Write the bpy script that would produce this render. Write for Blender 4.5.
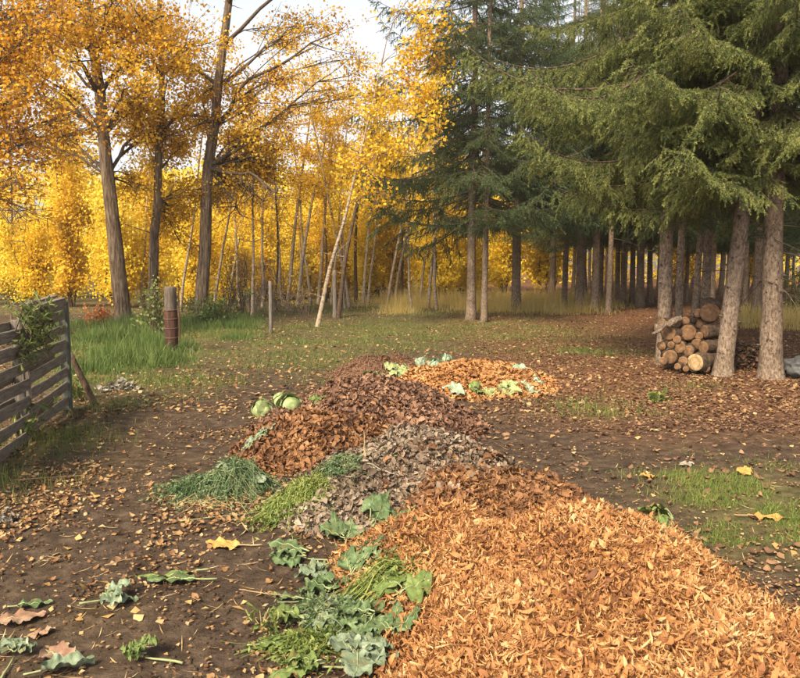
import bpy, math, random
import numpy as np
from mathutils import Vector, Matrix, Euler

random.seed(7)
RNG = np.random.default_rng(7)
R = math.radians
scene = bpy.context.scene
for o in list(bpy.data.objects):
    bpy.data.objects.remove(o)
COL = scene.collection

# ------------------------------------------------------------------ camera
CAM_H, FPX, HORIZON = 1.6, 750.0, 265.0
PITCH = math.atan((339.0 - HORIZON) / FPX)
cam_d = bpy.data.cameras.new('camera')
cam_d.sensor_fit = 'HORIZONTAL'
cam_d.sensor_width = 36.0
cam_d.lens = FPX / 800.0 * 36.0
cam_d.clip_start = 0.05
cam_d.clip_end = 2000
cam = bpy.data.objects.new('camera', cam_d)
COL.objects.link(cam)
cam.location = (0, 0, CAM_H)
cam.rotation_euler = (R(90) - PITCH, 0, 0)
scene.camera = cam
scene.render.resolution_x = 1024
scene.render.resolution_y = 868

# ------------------------------------------------------------------ sky, sun, exposure
SUN_EL, SUN_AZ = R(43), R(-150)     # azimuth measured from +Y towards +X; the sun stands behind the camera's left shoulder
world = bpy.data.worlds.new('World')
scene.world = world
world.use_nodes = True
wn = world.node_tree
wn.nodes.clear()
sky = wn.nodes.new('ShaderNodeTexSky')
sky.sky_type = 'NISHITA'
sky.sun_disc = False
sky.sun_elevation = SUN_EL
sky.sun_rotation = SUN_AZ
sky.air_density = 1.0
sky.dust_density = 4.0
sky.ozone_density = 1.0
hs = wn.nodes.new('ShaderNodeHueSaturation')
hs.inputs['Saturation'].default_value = 0.25
bg = wn.nodes.new('ShaderNodeBackground')
bg.inputs['Strength'].default_value = 0.13
wo = wn.nodes.new('ShaderNodeOutputWorld')
wn.links.new(sky.outputs[0], hs.inputs['Color'])
wn.links.new(hs.outputs[0], bg.inputs['Color'])
wn.links.new(bg.outputs[0], wo.inputs[0])

sun_d = bpy.data.lights.new('sun', 'SUN')
sun_d.energy = 3.3
sun_d.angle = R(11)
sun_d.color = (1.0, 0.82, 0.53)
sun = bpy.data.objects.new('sun', sun_d)
COL.objects.link(sun)
sdir = Vector((math.sin(SUN_AZ) * math.cos(SUN_EL), math.cos(SUN_AZ) * math.cos(SUN_EL), math.sin(SUN_EL)))
sun.rotation_euler = sdir.to_track_quat('Z', 'Y').to_euler()
sun.location = sdir * 60

scene.view_settings.view_transform = 'Standard'
scene.view_settings.look = 'None'
scene.view_settings.gamma = 1.0
scene.view_settings.use_curve_mapping = False
scene.view_settings.exposure = 1.25
scene.cycles.max_bounces = 5
scene.cycles.diffuse_bounces = 3
scene.cycles.transmission_bounces = 3
scene.cycles.glossy_bounces = 2
scene.cycles.transparent_max_bounces = 4

# ------------------------------------------------------------------ picture to place
_cp, _sp = math.cos(PITCH), math.sin(PITCH)
def ray(px, py):
    a = (px - 400.0) / FPX
    b = -(py - 339.0) / FPX
    return np.array([a, _cp + b * _sp, -_sp + b * _cp])
def at_depth(px, py, depth):
    d = ray(px, py)
    return np.array([0, 0, CAM_H]) + d * (depth / d[1])

# ------------------------------------------------------------------ value noise for terrain (numpy)
_perm = np.random.default_rng(3).random((64, 64))
def vnoise(x, y):
    x = np.asarray(x, float); y = np.asarray(y, float)
    xi = np.floor(x).astype(int); yi = np.floor(y).astype(int)
    fx = x - xi; fy = y - yi
    fx = fx * fx * (3 - 2 * fx); fy = fy * fy * (3 - 2 * fy)
    a = _perm[xi % 64, yi % 64]; b = _perm[(xi + 1) % 64, yi % 64]
    c = _perm[xi % 64, (yi + 1) % 64]; d = _perm[(xi + 1) % 64, (yi + 1) % 64]
    return (a * (1 - fx) + b * fx) * (1 - fy) + (c * (1 - fx) + d * fx) * fy
def fbm(x, y, o=4):
    s, a, t = 0, 0.5, 0
    for _ in range(o):
        s = s + a * vnoise(x, y); t += a
        x = np.asarray(x) * 2.03 + 11.7; y = np.asarray(y) * 2.03 + 5.1; a *= 0.5
    return s / t

def ground_z(x, y):
    x = np.asarray(x, float); y = np.asarray(y, float)
    return (fbm(x * 0.35, y * 0.35, 3) - 0.5) * 0.16 + (fbm(x * 2.3, y * 2.3, 3) - 0.5) * 0.045 + (fbm(x * 8, y * 8, 2) - 0.5) * 0.018

# heaps: (name, cx, cy, rx, ry, height, rotation, lumpiness)
HEAPS = {
    'chips':  [(1.0, 2.45, 1.02, 1.5, 0.32, 0.12), (1.0, 3.75, 0.68, 0.8, 0.29, 0.0), (0.38, 3.9, 0.68, 0.66, 0.2, 0.0)],
    'rust':   [(0.6, 4.65, 0.68, 0.6, 0.27, -0.3)],
    'grey':   [(0.12, 5.25, 0.80, 0.78, 0.33, 0.35), (-0.35, 4.8, 0.45, 0.5, 0.16, 0.3)],
    'amber':  [(-0.60, 6.30, 0.72, 0.75, 0.27, 0.0)],
    'brown':  [(-0.2, 7.45, 0.95, 1.3, 0.40, 0.0), (-0.75, 7.0, 0.6, 0.7, 0.2, 0.0)],
    'needle': [(-0.25, 11.0, 0.75, 0.95, 0.26, 0.0)],
    'far':    [(0.95, 10.2, 1.05, 1.30, 0.24, 0.0)],
}
def heap_h(key, x, y):
    x = np.asarray(x, float); y = np.asarray(y, float)
    h = np.zeros_like(x * 1.0) - 0.25
    for i, (cx, cy, rx, ry, hh, rot) in enumerate(HEAPS[key]):
        dx, dy = x - cx, y - cy
        c, s = math.cos(rot), math.sin(rot)
        u = (dx * c + dy * s) / rx; v = (-dx * s + dy * c) / ry
        wob = 1 + 0.30 * (fbm(x * 2.1 + 9 * i, y * 2.1 + 4, 3) - 0.5)
        q = np.sqrt(u * u + v * v) * wob
        b = hh * (np.clip(1 - q * q, -0.6, 1)) 
        b = np.where(b > 0, hh * np.power(np.clip(b / hh, 0, 1), 0.85), b)
        h = np.maximum(h, b)
    h = h + np.where(h > -0.05, (fbm(x * 3.4 + 3, y * 3.4, 3) - 0.5) * 0.2 + (fbm(x * 15, y * 15, 2) - 0.5) * 0.05, 0)
    return h
def heaps_max(x, y):
    ks = list(HEAPS)
    a = np.stack([heap_h(k, x, y) for k in ks])
    return a.max(0), a.argmax(0), ks
def surf_z(x, y):
    h, _, _ = heaps_max(x, y)
    return ground_z(x, y) + np.maximum(h, 0)
def G(px, py):                     # ray onto the plain ground
    d = ray(px, py); t = CAM_H / -d[2]
    for _ in range(6):
        p = d * t
        t = (CAM_H - float(ground_z(p[0], p[1]))) / -d[2]
    p = d * t
    return np.array([p[0], p[1], float(ground_z(p[0], p[1]))])
def S(px, py):                     # ray onto ground or heap, whichever comes first
    d = ray(px, py)
    ts = np.linspace(1.2, 40, 6000) 
    X, Y, Z = d[0] * ts, d[1] * ts, CAM_H + d[2] * ts
    hit = np.nonzero(Z <= surf_z(X, Y))[0]
    i = hit[0] if len(hit) else len(ts) - 1
    return np.array([X[i], Y[i], float(surf_z(X[i], Y[i]))])
def surf_normal(x, y, e=0.04):
    zx = (surf_z(x + e, y) - surf_z(x - e, y)) / (2 * e)
    zy = (surf_z(x, y + e) - surf_z(x, y - e)) / (2 * e)
    n = np.stack([-zx, -zy, np.ones_like(zx)], -1)
    return n / np.linalg.norm(n, axis=-1, keepdims=True)

# ------------------------------------------------------------------ mesh helpers
class Acc:
    def __init__(self): self.V = []; self.F = []; self.n = 0
    def add(self, V, F):
        V = np.asarray(V, float).reshape(-1, 3)
        if not isinstance(F, list): F = [F]
        for f in F:
            f = np.asarray(f, int)
            if f.size: self.F.append(f + self.n)
        self.V.append(V); self.n += len(V)
    def mesh(self, name, mat=None, smooth=False):
        m = bpy.data.meshes.new(name)
        V = np.concatenate(self.V)
        m.vertices.add(len(V)); m.vertices.foreach_set('co', V.astype(np.float32).ravel())
        tot = np.concatenate([np.full(len(f), f.shape[1]) for f in self.F])
        idx = np.concatenate([f.ravel() for f in self.F])
        m.loops.add(len(idx)); m.loops.foreach_set('vertex_index', idx.astype(np.int32))
        m.polygons.add(len(tot))
        st = np.concatenate([[0], np.cumsum(tot)[:-1]])
        m.polygons.foreach_set('loop_start', st.astype(np.int32))
        if smooth: m.polygons.foreach_set('use_smooth', np.ones(len(tot), bool))
        m.update(calc_edges=True)
        m.validate()
        if mat: m.materials.append(mat)
        return m
def link(name, mesh, parent=None, loc=(0, 0, 0), rot=(0, 0, 0), scale=(1, 1, 1)):
    o = bpy.data.objects.new(name, mesh)
    COL.objects.link(o)
    o.parent = parent; o.location = loc; o.rotation_euler = rot; o.scale = scale
    return o
def tag(o, label=None, cat=None, group=None, kind=None):
    if label: o['label'] = label
    if cat: o['category'] = cat
    if group: o['group'] = group
    if kind: o['kind'] = kind
    return o
def empty(name, loc, label=None, cat=None, group=None):
    o = link(name, None, loc=tuple(loc)); o.empty_display_size = 0.2
    return tag(o, label, cat, group)

def tube(acc, pts, rad, sides=8, cap=True, noise=0.0, seed=0, ridge=0.0):
    P = np.asarray(pts, float); n = len(P)
    rad = np.broadcast_to(np.asarray(rad, float), (n,))
    T = np.gradient(P, axis=0); T /= np.linalg.norm(T, axis=1, keepdims=True) + 1e-9
    ref = np.array([0, 0, 1.0]) if abs(T[:, 2]).mean() < 0.8 else np.array([1.0, 0, 0])
    A = np.cross(T, ref); A /= np.linalg.norm(A, axis=1, keepdims=True) + 1e-9
    B = np.cross(T, A)
    th = np.linspace(0, 2 * np.pi, sides, endpoint=False)
    rr = rad[:, None] * np.ones(sides)[None]
    if noise:
        g = np.random.default_rng(seed)
        low = g.normal(0, 1, (n, sides)); low = (low + np.roll(low, 1, 0) + np.roll(low, 1, 1)) / 1.7
        rr = rr * (1 + noise * low)
        if ridge:
            w = np.cumsum(g.normal(0, .5, (n, sides)), 0) + g.normal(0, 3, sides)
            rr = rr * (1 + ridge * np.tanh(np.sin(w) * 2))
    V = P[:, None] + A[:, None] * (np.cos(th)[None, :, None] * rr[..., None]) + B[:, None] * (np.sin(th)[None, :, None] * rr[..., None])
    i = np.arange(n - 1)[:, None]; j = np.arange(sides)[None]; k = (j + 1) % sides
    F = np.stack([i * sides + j, i * sides + k, (i + 1) * sides + k, (i + 1) * sides + j], -1).reshape(-1, 4)
    V = V.reshape(-1, 3); Fs = [F]
    if cap:
        V = np.vstack([V, P[0], P[-1]])
        c0, c1 = len(V) - 2, len(V) - 1
        jj = np.arange(sides); kk = (jj + 1) % sides
        Fs.append(np.stack([np.full(sides, c0), kk, jj], -1))
        Fs.append(np.stack([np.full(sides, c1), (n - 1) * sides + jj, (n - 1) * sides + kk], -1))
    acc.add(V, Fs)

def rand_rot(n, g, tilt=None, normals=None):
    """rotation matrices (n,3,3); columns are the local x, y, z axes. z follows normals tilted by up to tilt."""
    if normals is None: normals = np.tile([0, 0, 1.0], (n, 1))
    if tilt is None:
        z = g.normal(size=(n, 3))
    else:
        z = normals + g.normal(size=(n, 3)) * np.asarray(tilt).reshape(-1, 1)
    z /= np.linalg.norm(z, axis=1, keepdims=True) + 1e-9
    a = g.normal(size=(n, 3))
    x = np.cross(a, z); x /= np.linalg.norm(x, axis=1, keepdims=True) + 1e-9
    y = np.cross(z, x)
    return np.stack([x, y, z], -1)
def scatter(acc, tv, tf, pos, rot, scale):
    tv = np.asarray(tv, float); m = len(pos)
    sc = np.broadcast_to(np.asarray(scale, float).reshape(-1, 1, 1), (m, 1, 1))
    V = np.einsum('mij,kj->mki', rot, tv) * sc + pos[:, None]
    off = (np.arange(m) * len(tv))[:, None, None]
    Fs = []
    for f in tf:
        f = np.asarray(f, int)
        Fs.append((f[None] + off).reshape(-1, f.shape[1]))
    acc.add(V.reshape(-1, 3), Fs)

# leaf templates (unit length along x)
def leaf_tpl(w=0.8, fold=0.18, curl=0.15):
    v = [(0, 0, 0), (0.5, 0, -curl * 0.2), (1, 0, -curl), (0.28, w * 0.42, fold), (0.68, w * 0.36, fold - curl * 0.5), (0.28, -w * 0.42, fold), (0.68, -w * 0.36, fold - curl * 0.5)]
    v = np.array(v) - [0.5, 0, 0]
    return v, [np.array([[0, 1, 4, 3], [0, 5, 6, 1]]), np.array([[1, 2, 4], [1, 6, 2]])]
def leaf_lo(w=0.8, fold=0.2):
    v = np.array([(-0.5, 0, 0), (0.0, w * 0.5, fold), (0.5, 0, 0), (0.0, -w * 0.5, fold)])
    return v, [np.array([[0, 1, 2], [0, 2, 3]])][0:1]
def chip_tpl(g, curl, w=0.26, n=5, twist=0.6):
    V = []
    for i in range(n):
        t = i / (n - 1) - 0.5
        a = t * curl
        cx = math.sin(a) / max(abs(curl), 1e-3) * (1 if curl >= 0 else -1); cz = (1 - math.cos(a)) / max(abs(curl), 1e-3)
        ww = w * (1 - (2 * abs(t)) ** 2.2 * 0.75) * g.uniform(0.75, 1.25) * 0.5
        tw = twist * t * 2
        V.append((cx, ww * math.cos(tw), cz + ww * math.sin(tw))); V.append((cx, -ww * math.cos(tw), cz - ww * math.sin(tw)))
    F = [[2 * i, 2 * i + 2, 2 * i + 3, 2 * i + 1] for i in range(n - 1)]
    return np.array(V), [np.array(F)]

# ------------------------------------------------------------------ materials
def newmat(name):
    m = bpy.data.materials.new(name); m.use_nodes = True
    nt = m.node_tree; nt.nodes.clear()
    out = nt.nodes.new('ShaderNodeOutputMaterial')
    return m, nt, out
def N(nt, t, **kw):
    n = nt.nodes.new(t)
    for k, v in kw.items(): setattr(n, k, v)
    return n
def ramp(nt, stops, fac):
    r = N(nt, 'ShaderNodeValToRGB')
    e = r.color_ramp.elements
    while len(e) < len(stops): e.new(0.5)
    for i, (p, c) in enumerate(stops):
        e[i].position = p; e[i].color = (*c, 1)
    nt.links.new(fac, r.inputs[0])
    return r
def bump(nt, height, strength, dist):
    b = N(nt, 'ShaderNodeBump'); b.inputs['Strength'].default_value = strength; b.inputs['Distance'].default_value = dist
    nt.links.new(height, b.inputs['Height'])
    return b
def noise(nt, vec, scale, detail=4, rough=0.6):
    n = N(nt, 'ShaderNodeTexNoise'); n.inputs['Scale'].default_value = scale; n.inputs['Detail'].default_value = detail; n.inputs['Roughness'].default_value = rough
    if vec is not None: nt.links.new(vec, n.inputs['Vector'])
    return n

def mat_leaf(name, cols, trans=0.35, rough=0.6, clump=0.5, clump_scale=1.3, spec=0.25):
    """thin leaf or flake: colour picked per piece and per object, with slow drifts through space"""
    m, nt, out = newmat(name)
    geo = N(nt, 'ShaderNodeNewGeometry'); oi = N(nt, 'ShaderNodeObjectInfo')
    ns = noise(nt, geo.outputs['Position'], clump_scale, 2)
    a = N(nt, 'ShaderNodeMath', operation='ADD'); nt.links.new(geo.outputs['Random Per Island'], a.inputs[0]); nt.links.new(oi.outputs['Random'], a.inputs[1])
    f = N(nt, 'ShaderNodeMath', operation='FRACT'); nt.links.new(a.outputs[0], f.inputs[0])
    mr = N(nt, 'ShaderNodeMapRange'); mr.inputs[1].default_value = 0.3; mr.inputs[2].default_value = 0.7; nt.links.new(ns.outputs[0], mr.inputs[0])
    mx = N(nt, 'ShaderNodeMix'); mx.inputs[0].default_value = clump
    nt.links.new(f.outputs[0], mx.inputs[2]); nt.links.new(mr.outputs[0], mx.inputs[3])
    r = ramp(nt, [(i / (len(cols) - 1) * 0.86 + 0.07, c) for i, c in enumerate(cols)], mx.outputs[0])
    b = N(nt, 'ShaderNodeBsdfPrincipled'); b.inputs['Roughness'].default_value = rough; b.inputs['Specular IOR Level'].default_value = spec
    nt.links.new(r.outputs[0], b.inputs['Base Color'])
    if trans:
        t = N(nt, 'ShaderNodeBsdfTranslucent'); nt.links.new(r.outputs[0], t.inputs['Color'])
        ms = N(nt, 'ShaderNodeMixShader'); ms.inputs[0].default_value = trans
        nt.links.new(b.outputs[0], ms.inputs[1]); nt.links.new(t.outputs[0], ms.inputs[2]); nt.links.new(ms.outputs[0], out.inputs[0])
    else:
        nt.links.new(b.outputs[0], out.inputs[0])
    return m

def mat_bark(name, dark, mid, light, sx=14, sz=3, bstr=0.8, bdist=0.02, patch=None):
    m, nt, out = newmat(name)
    geo = N(nt, 'ShaderNodeNewGeometry'); oi = N(nt, 'ShaderNodeObjectInfo')
    mp = N(nt, 'ShaderNodeMapping'); mp.inputs['Scale'].default_value = (sx, sx, sz)
    nt.links.new(geo.outputs['Position'], mp.inputs['Vector'])
    n1 = noise(nt, mp.outputs[0], 1.0, 6, 0.7)
    n2 = noise(nt, geo.outputs['Position'], 2.2, 4)
    n3 = noise(nt, geo.outputs['Position'], 45, 3)
    r = ramp(nt, [(0.33, dark), (0.5, mid), (0.68, light)], n1.outputs[0])
    mx = N(nt, 'ShaderNodeMix', data_type='RGBA'); mx.blend_type = 'MULTIPLY'; mx.inputs[0].default_value = 0.7
    r2 = ramp(nt, [(0.3, (0.55, 0.5, 0.46)), (0.7, (1.15, 1.1, 1.05))], n2.outputs[0])
    nt.links.new(r.outputs[0], mx.inputs[6]); nt.links.new(r2.outputs[0], mx.inputs[7])
    last = mx.outputs[2]
    if patch:
        mp2 = N(nt, 'ShaderNodeMapping'); mp2.inputs['Scale'].default_value = patch[1]
        nt.links.new(geo.outputs['Position'], mp2.inputs['Vector'])
        n4 = noise(nt, mp2.outputs[0], 1.0, 3)
        r4 = ramp(nt, [(patch[2], (0, 0, 0)), (patch[2] + 0.06, (1, 1, 1))], n4.outputs[0])
        mx2 = N(nt, 'ShaderNodeMix', data_type='RGBA')
        nt.links.new(r4.outputs[0], mx2.inputs[0]); nt.links.new(last, mx2.inputs[6]); mx2.inputs[7].default_value = (*patch[0], 1)
        last = mx2.outputs[2]
    b = N(nt, 'ShaderNodeBsdfPrincipled'); b.inputs['Roughness'].default_value = 0.9; b.inputs['Specular IOR Level'].default_value = 0.15
    nt.links.new(last, b.inputs['Base Color'])
    ad = N(nt, 'ShaderNodeMath', operation='MULTIPLY_ADD'); ad.inputs[1].default_value = 0.35
    nt.links.new(n3.outputs[0], ad.inputs[0]); nt.links.new(n1.outputs[0], ad.inputs[2])
    bp = bump(nt, ad.outputs[0], bstr, bdist)
    nt.links.new(bp.outputs[0], b.inputs['Normal'])
    nt.links.new(b.outputs[0], out.inputs[0])
    return m

def mat_plain(name, cols, scale=8, rough=0.7, bstr=0.3, bdist=0.01, stretch=(1, 1, 1), spec=0.3, obj=True):
    m, nt, out = newmat(name)
    tc = N(nt, 'ShaderNodeTexCoord'); oi = N(nt, 'ShaderNodeObjectInfo')
    mp = N(nt, 'ShaderNodeMapping'); mp.inputs['Scale'].default_value = stretch
    nt.links.new(tc.outputs['Object'], mp.inputs['Vector'])
    cb = N(nt, 'ShaderNodeVectorMath', operation='MULTIPLY_ADD'); cb.inputs[1].default_value = (1, 1, 1)
    nt.links.new(mp.outputs[0], cb.inputs[0])
    sc = N(nt, 'ShaderNodeVectorMath', operation='SCALE'); sc.inputs[0].default_value = (13, 7, 5); nt.links.new(oi.outputs['Random'], sc.inputs['Scale'])
    nt.links.new(sc.outputs[0], cb.inputs[2])
    n1 = noise(nt, cb.outputs[0], scale, 6, 0.65)
    r = ramp(nt, [(0.3 + 0.4 * i / (len(cols) - 1), c) for i, c in enumerate(cols)], n1.outputs[0])
    b = N(nt, 'ShaderNodeBsdfPrincipled'); b.inputs['Roughness'].default_value = rough; b.inputs['Specular IOR Level'].default_value = spec
    nt.links.new(r.outputs[0], b.inputs['Base Color'])
    bp = bump(nt, n1.outputs[0], bstr, bdist); nt.links.new(bp.outputs[0], b.inputs['Normal'])
    nt.links.new(b.outputs[0], out.inputs[0])
    return m

M = {}
M['cottonwood_leaf'] = mat_leaf('cottonwood_leaf', [(0.42, 0.185, 0.015), (0.68, 0.37, 0.022), (0.78, 0.49, 0.035), (0.82, 0.61, 0.1)], 0.52, clump=0.45, clump_scale=0.55)
M['shaded_orange_leaf'] = mat_leaf('shaded_orange_leaf', [(0.2, 0.085, 0.012), (0.48, 0.21, 0.016), (0.64, 0.33, 0.022), (0.72, 0.44, 0.04)], 0.45, clump=0.45, clump_scale=0.7)  # deeper than cottonwood_leaf; the shade on this nearer tree is mixed into the colour
M['aspen_leaf'] = mat_leaf('aspen_leaf', [(0.58, 0.29, 0.018), (0.76, 0.49, 0.028), (0.82, 0.6, 0.07)], 0.5, clump=0.5, clump_scale=0.8)
M['yellow_leaf'] = mat_leaf('yellow_leaf', [(0.64, 0.38, 0.025), (0.8, 0.57, 0.035), (0.84, 0.65, 0.07), (0.84, 0.7, 0.16)], 0.55, clump=0.55, clump_scale=0.35)
M['gold_leaf'] = mat_leaf('gold_leaf', [(0.38, 0.25, 0.04), (0.68, 0.42, 0.025), (0.8, 0.57, 0.06)], 0.5, clump=0.6, clump_scale=0.5)
M['red_leaf'] = mat_leaf('red_leaf', [(0.3, 0.07, 0.03), (0.45, 0.13, 0.05), (0.5, 0.25, 0.05)], 0.4)
M['spruce'] = mat_leaf('spruce', [(0.044, 0.062, 0.02), (0.112, 0.14, 0.042), (0.2, 0.218, 0.062), (0.3, 0.295, 0.095)], 0.3, 0.6, clump=0.7, clump_scale=5.0)
M['spruce_blue'] = mat_leaf('spruce_blue', [(0.055, 0.095, 0.045), (0.105, 0.165, 0.08), (0.17, 0.24, 0.115)], 0.3, 0.55, clump=0.65, clump_scale=4.0)
M['spruce_dark'] = mat_leaf('spruce_dark', [(0.034, 0.055, 0.022), (0.07, 0.1, 0.04), (0.125, 0.145, 0.055)], 0.3, 0.6, clump=0.55, clump_scale=1.5)
M['chip'] = mat_leaf('chip', [(0.085, 0.034, 0.018), (0.23, 0.095, 0.035), (0.37, 0.17, 0.06), (0.46, 0.245, 0.097), (0.55, 0.37, 0.19)], 0.15, 0.65, clump=0.38, clump_scale=1.8)
M['rust_flake'] = mat_leaf('rust_flake', [(0.055, 0.026, 0.015), (0.13, 0.06, 0.028), (0.225, 0.108, 0.047), (0.33, 0.18, 0.08)], 0.15, 0.75, clump=0.45, clump_scale=3)
M['grey_flake'] = mat_leaf('grey_flake', [(0.055, 0.036, 0.024), (0.14, 0.1, 0.07), (0.23, 0.17, 0.12), (0.34, 0.27, 0.2)], 0.1, 0.75, clump=0.35, clump_scale=3)
M['brown_flake'] = mat_leaf('brown_flake', [(0.06, 0.03, 0.019), (0.13, 0.067, 0.041), (0.21, 0.115, 0.07), (0.31, 0.185, 0.115)], 0.1, 0.8, clump=0.35, clump_scale=2.5)
M['needle_flake'] = mat_leaf('needle_flake', [(0.08, 0.042, 0.025), (0.16, 0.085, 0.05), (0.24, 0.13, 0.075)], 0.05, 0.8)
M['far_flake'] = mat_leaf('far_flake', [(0.17, 0.07, 0.027), (0.3, 0.135, 0.045), (0.4, 0.2, 0.075), (0.46, 0.29, 0.13)], 0.12, 0.7)
M['litter'] = mat_leaf('litter', [(0.07, 0.034, 0.019), (0.15, 0.073, 0.033), (0.24, 0.128, 0.054), (0.31, 0.19, 0.085), (0.38, 0.28, 0.15)], 0.12, 0.7, clump=0.2, clump_scale=1.2)
M['litter_red'] = mat_leaf('litter_red', [(0.065, 0.034, 0.021), (0.115, 0.06, 0.034), (0.18, 0.097, 0.052), (0.29, 0.18, 0.095)], 0.1, 0.85, clump=0.3, clump_scale=1.2)
M['litter_yellow'] = mat_leaf('litter_yellow', [(0.36, 0.18, 0.06), (0.42, 0.27, 0.1), (0.46, 0.36, 0.2)], 0.15, 0.7)
M['grass'] = mat_leaf('grass', [(0.055, 0.09, 0.02), (0.1, 0.145, 0.032), (0.17, 0.19, 0.05), (0.28, 0.24, 0.09)], 0.35, 0.6, clump=0.45, clump_scale=1.6)
M['grass_bright'] = mat_leaf('grass_bright', [(0.07, 0.12, 0.022), (0.12, 0.185, 0.035), (0.19, 0.23, 0.055), (0.28, 0.25, 0.09)], 0.35, 0.6, clump=0.4, clump_scale=2.0)
M['grass_lush'] = mat_leaf('grass_lush', [(0.05, 0.085, 0.02), (0.085, 0.135, 0.03), (0.13, 0.185, 0.05), (0.22, 0.23, 0.08)], 0.35, 0.55, clump=0.5, clump_scale=1.0)
M['grass_dry'] = mat_leaf('grass_dry', [(0.46, 0.33, 0.1), (0.62, 0.48, 0.17), (0.7, 0.6, 0.3)], 0.6, 0.65, clump=0.4, clump_scale=0.9)
M['bark_cottonwood'] = mat_bark('bark_cottonwood', (0.035, 0.024, 0.016), (0.18, 0.13, 0.09), (0.36, 0.285, 0.215), 22, 2.6, 1.0, 0.05)
M['bark_aspen'] = mat_bark('bark_aspen', (0.16, 0.12, 0.085), (0.31, 0.25, 0.185), (0.44, 0.37, 0.29), 10, 14, 0.4, 0.01, ((0.07, 0.052, 0.04), (9, 9, 26), 0.58))
M['bark_spruce'] = mat_bark('bark_spruce', (0.065, 0.045, 0.032), (0.2, 0.15, 0.112), (0.34, 0.275, 0.215), 34, 16, 1.0, 0.03, ((0.05, 0.034, 0.025), (15, 15, 19), 0.62))
M['bark_dark'] = mat_bark('bark_dark', (0.03, 0.02, 0.014), (0.085, 0.058, 0.04), (0.15, 0.11, 0.08), 22, 14, 0.9, 0.02)
M['twig'] = mat_bark('twig', (0.05, 0.035, 0.025), (0.1, 0.075, 0.055), (0.17, 0.13, 0.1), 20, 20, 0.3, 0.005)
M['twig_pale'] = mat_bark('twig_pale', (0.14, 0.1, 0.075), (0.24, 0.18, 0.14), (0.36, 0.29, 0.23), 20, 20, 0.3, 0.005)
M['weathered'] = mat_plain('weathered', [(0.06, 0.049, 0.039), (0.16, 0.132, 0.104), (0.26, 0.22, 0.178)], 5, 0.85, 0.6, 0.006, (1.2, 14, 14))
M['weathered_v'] = mat_plain('weathered_v', [(0.04, 0.034, 0.028), (0.12, 0.1, 0.085), (0.22, 0.185, 0.15)], 5, 0.85, 0.8, 0.01, (14, 14, 1.0))
M['post_wood'] = mat_plain('post_wood', [(0.03, 0.022, 0.016), (0.085, 0.065, 0.05), (0.16, 0.125, 0.095)], 5, 0.85, 0.9, 0.012, (14, 14, 1.0))
M['post_green'] = mat_plain('post_green', [(0.04, 0.042, 0.034), (0.085, 0.09, 0.07), (0.14, 0.14, 0.115)], 5, 0.85, 0.6, 0.008, (12, 12, 1.0))
M['rust_metal'] = mat_plain('rust_metal', [(0.018, 0.01, 0.008), (0.05, 0.02, 0.012), (0.1, 0.034, 0.018)], 4, 0.75, 0.4, 0.01, (6, 6, 0.7))
M['wire'] = mat_plain('wire', [(0.1, 0.06, 0.04), (0.2, 0.13, 0.09)], 8, 0.6)
M['log_end'] = mat_plain('log_end', [(0.06, 0.03, 0.016), (0.14, 0.075, 0.036), (0.24, 0.14, 0.07)], 14, 0.9, 0.8, 0.01)
M['log_end_pale'] = mat_plain('log_end_pale', [(0.18, 0.11, 0.05), (0.31, 0.21, 0.105), (0.4, 0.3, 0.165)], 12, 0.85, 0.6, 0.008)
M['log_ring'] = mat_plain('log_ring', [(0.12, 0.06, 0.03), (0.24, 0.13, 0.06)], 9, 0.85)
M['rock'] = mat_plain('rock', [(0.02, 0.02, 0.022), (0.06, 0.06, 0.062), (0.13, 0.125, 0.12)], 4, 0.6, 0.8, 0.03)
M['pale_stuff'] = mat_plain('pale_stuff', [(0.1, 0.085, 0.065), (0.2, 0.175, 0.14), (0.32, 0.29, 0.24)], 9, 0.85, 0.8, 0.02)
M['cabbage'] = mat_plain('cabbage', [(0.11, 0.15, 0.05), (0.21, 0.25, 0.1), (0.34, 0.35, 0.19)], 16, 0.5, 0.5, 0.012)
M['cabbage_blue'] = mat_plain('cabbage_blue', [(0.12, 0.17, 0.1), (0.22, 0.28, 0.19), (0.36, 0.4, 0.3)], 8, 0.5, 0.5, 0.012)
M['kale'] = mat_plain('kale', [(0.13, 0.1, 0.04), (0.05, 0.08, 0.03), (0.095, 0.14, 0.06), (0.2, 0.235, 0.125)], 14, 0.7, 0.8, 0.012, spec=.2)
M['kale_blue'] = mat_plain('kale_blue', [(0.2, 0.16, 0.08), (0.09, 0.12, 0.07), (0.165, 0.205, 0.135), (0.28, 0.31, 0.22)], 12, 0.7, 0.8, 0.012, spec=.2)
M['leaf_green'] = mat_plain('leaf_green', [(0.16, 0.12, 0.04), (0.06, 0.09, 0.022), (0.12, 0.16, 0.045), (0.21, 0.235, 0.09)], 12, 0.7, 0.6, 0.008, spec=.2)
M['leaf_yellow'] = mat_plain('leaf_yellow', [(0.26, 0.12, 0.03), (0.42, 0.22, 0.05), (0.48, 0.31, 0.11)], 12, 0.6, 0.5, 0.008)
M['leaf_pink'] = mat_plain('leaf_pink', [(0.13, 0.065, 0.04), (0.22, 0.125, 0.08), (0.33, 0.24, 0.16)], 10, 0.75, 0.6, 0.008)
M['rib'] = mat_plain('rib', [(0.16, 0.19, 0.08), (0.28, 0.3, 0.15)], 8, 0.5)
M['rib_dry'] = mat_plain('rib_dry', [(0.22, 0.14, 0.065), (0.34, 0.25, 0.13)], 8, 0.6)
M['greens'] = mat_leaf('greens', [(0.045, 0.08, 0.03), (0.085, 0.135, 0.055), (0.16, 0.205, 0.1), (0.27, 0.25, 0.13)], 0.25, 0.55, clump=0.4, clump_scale=7)
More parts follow.
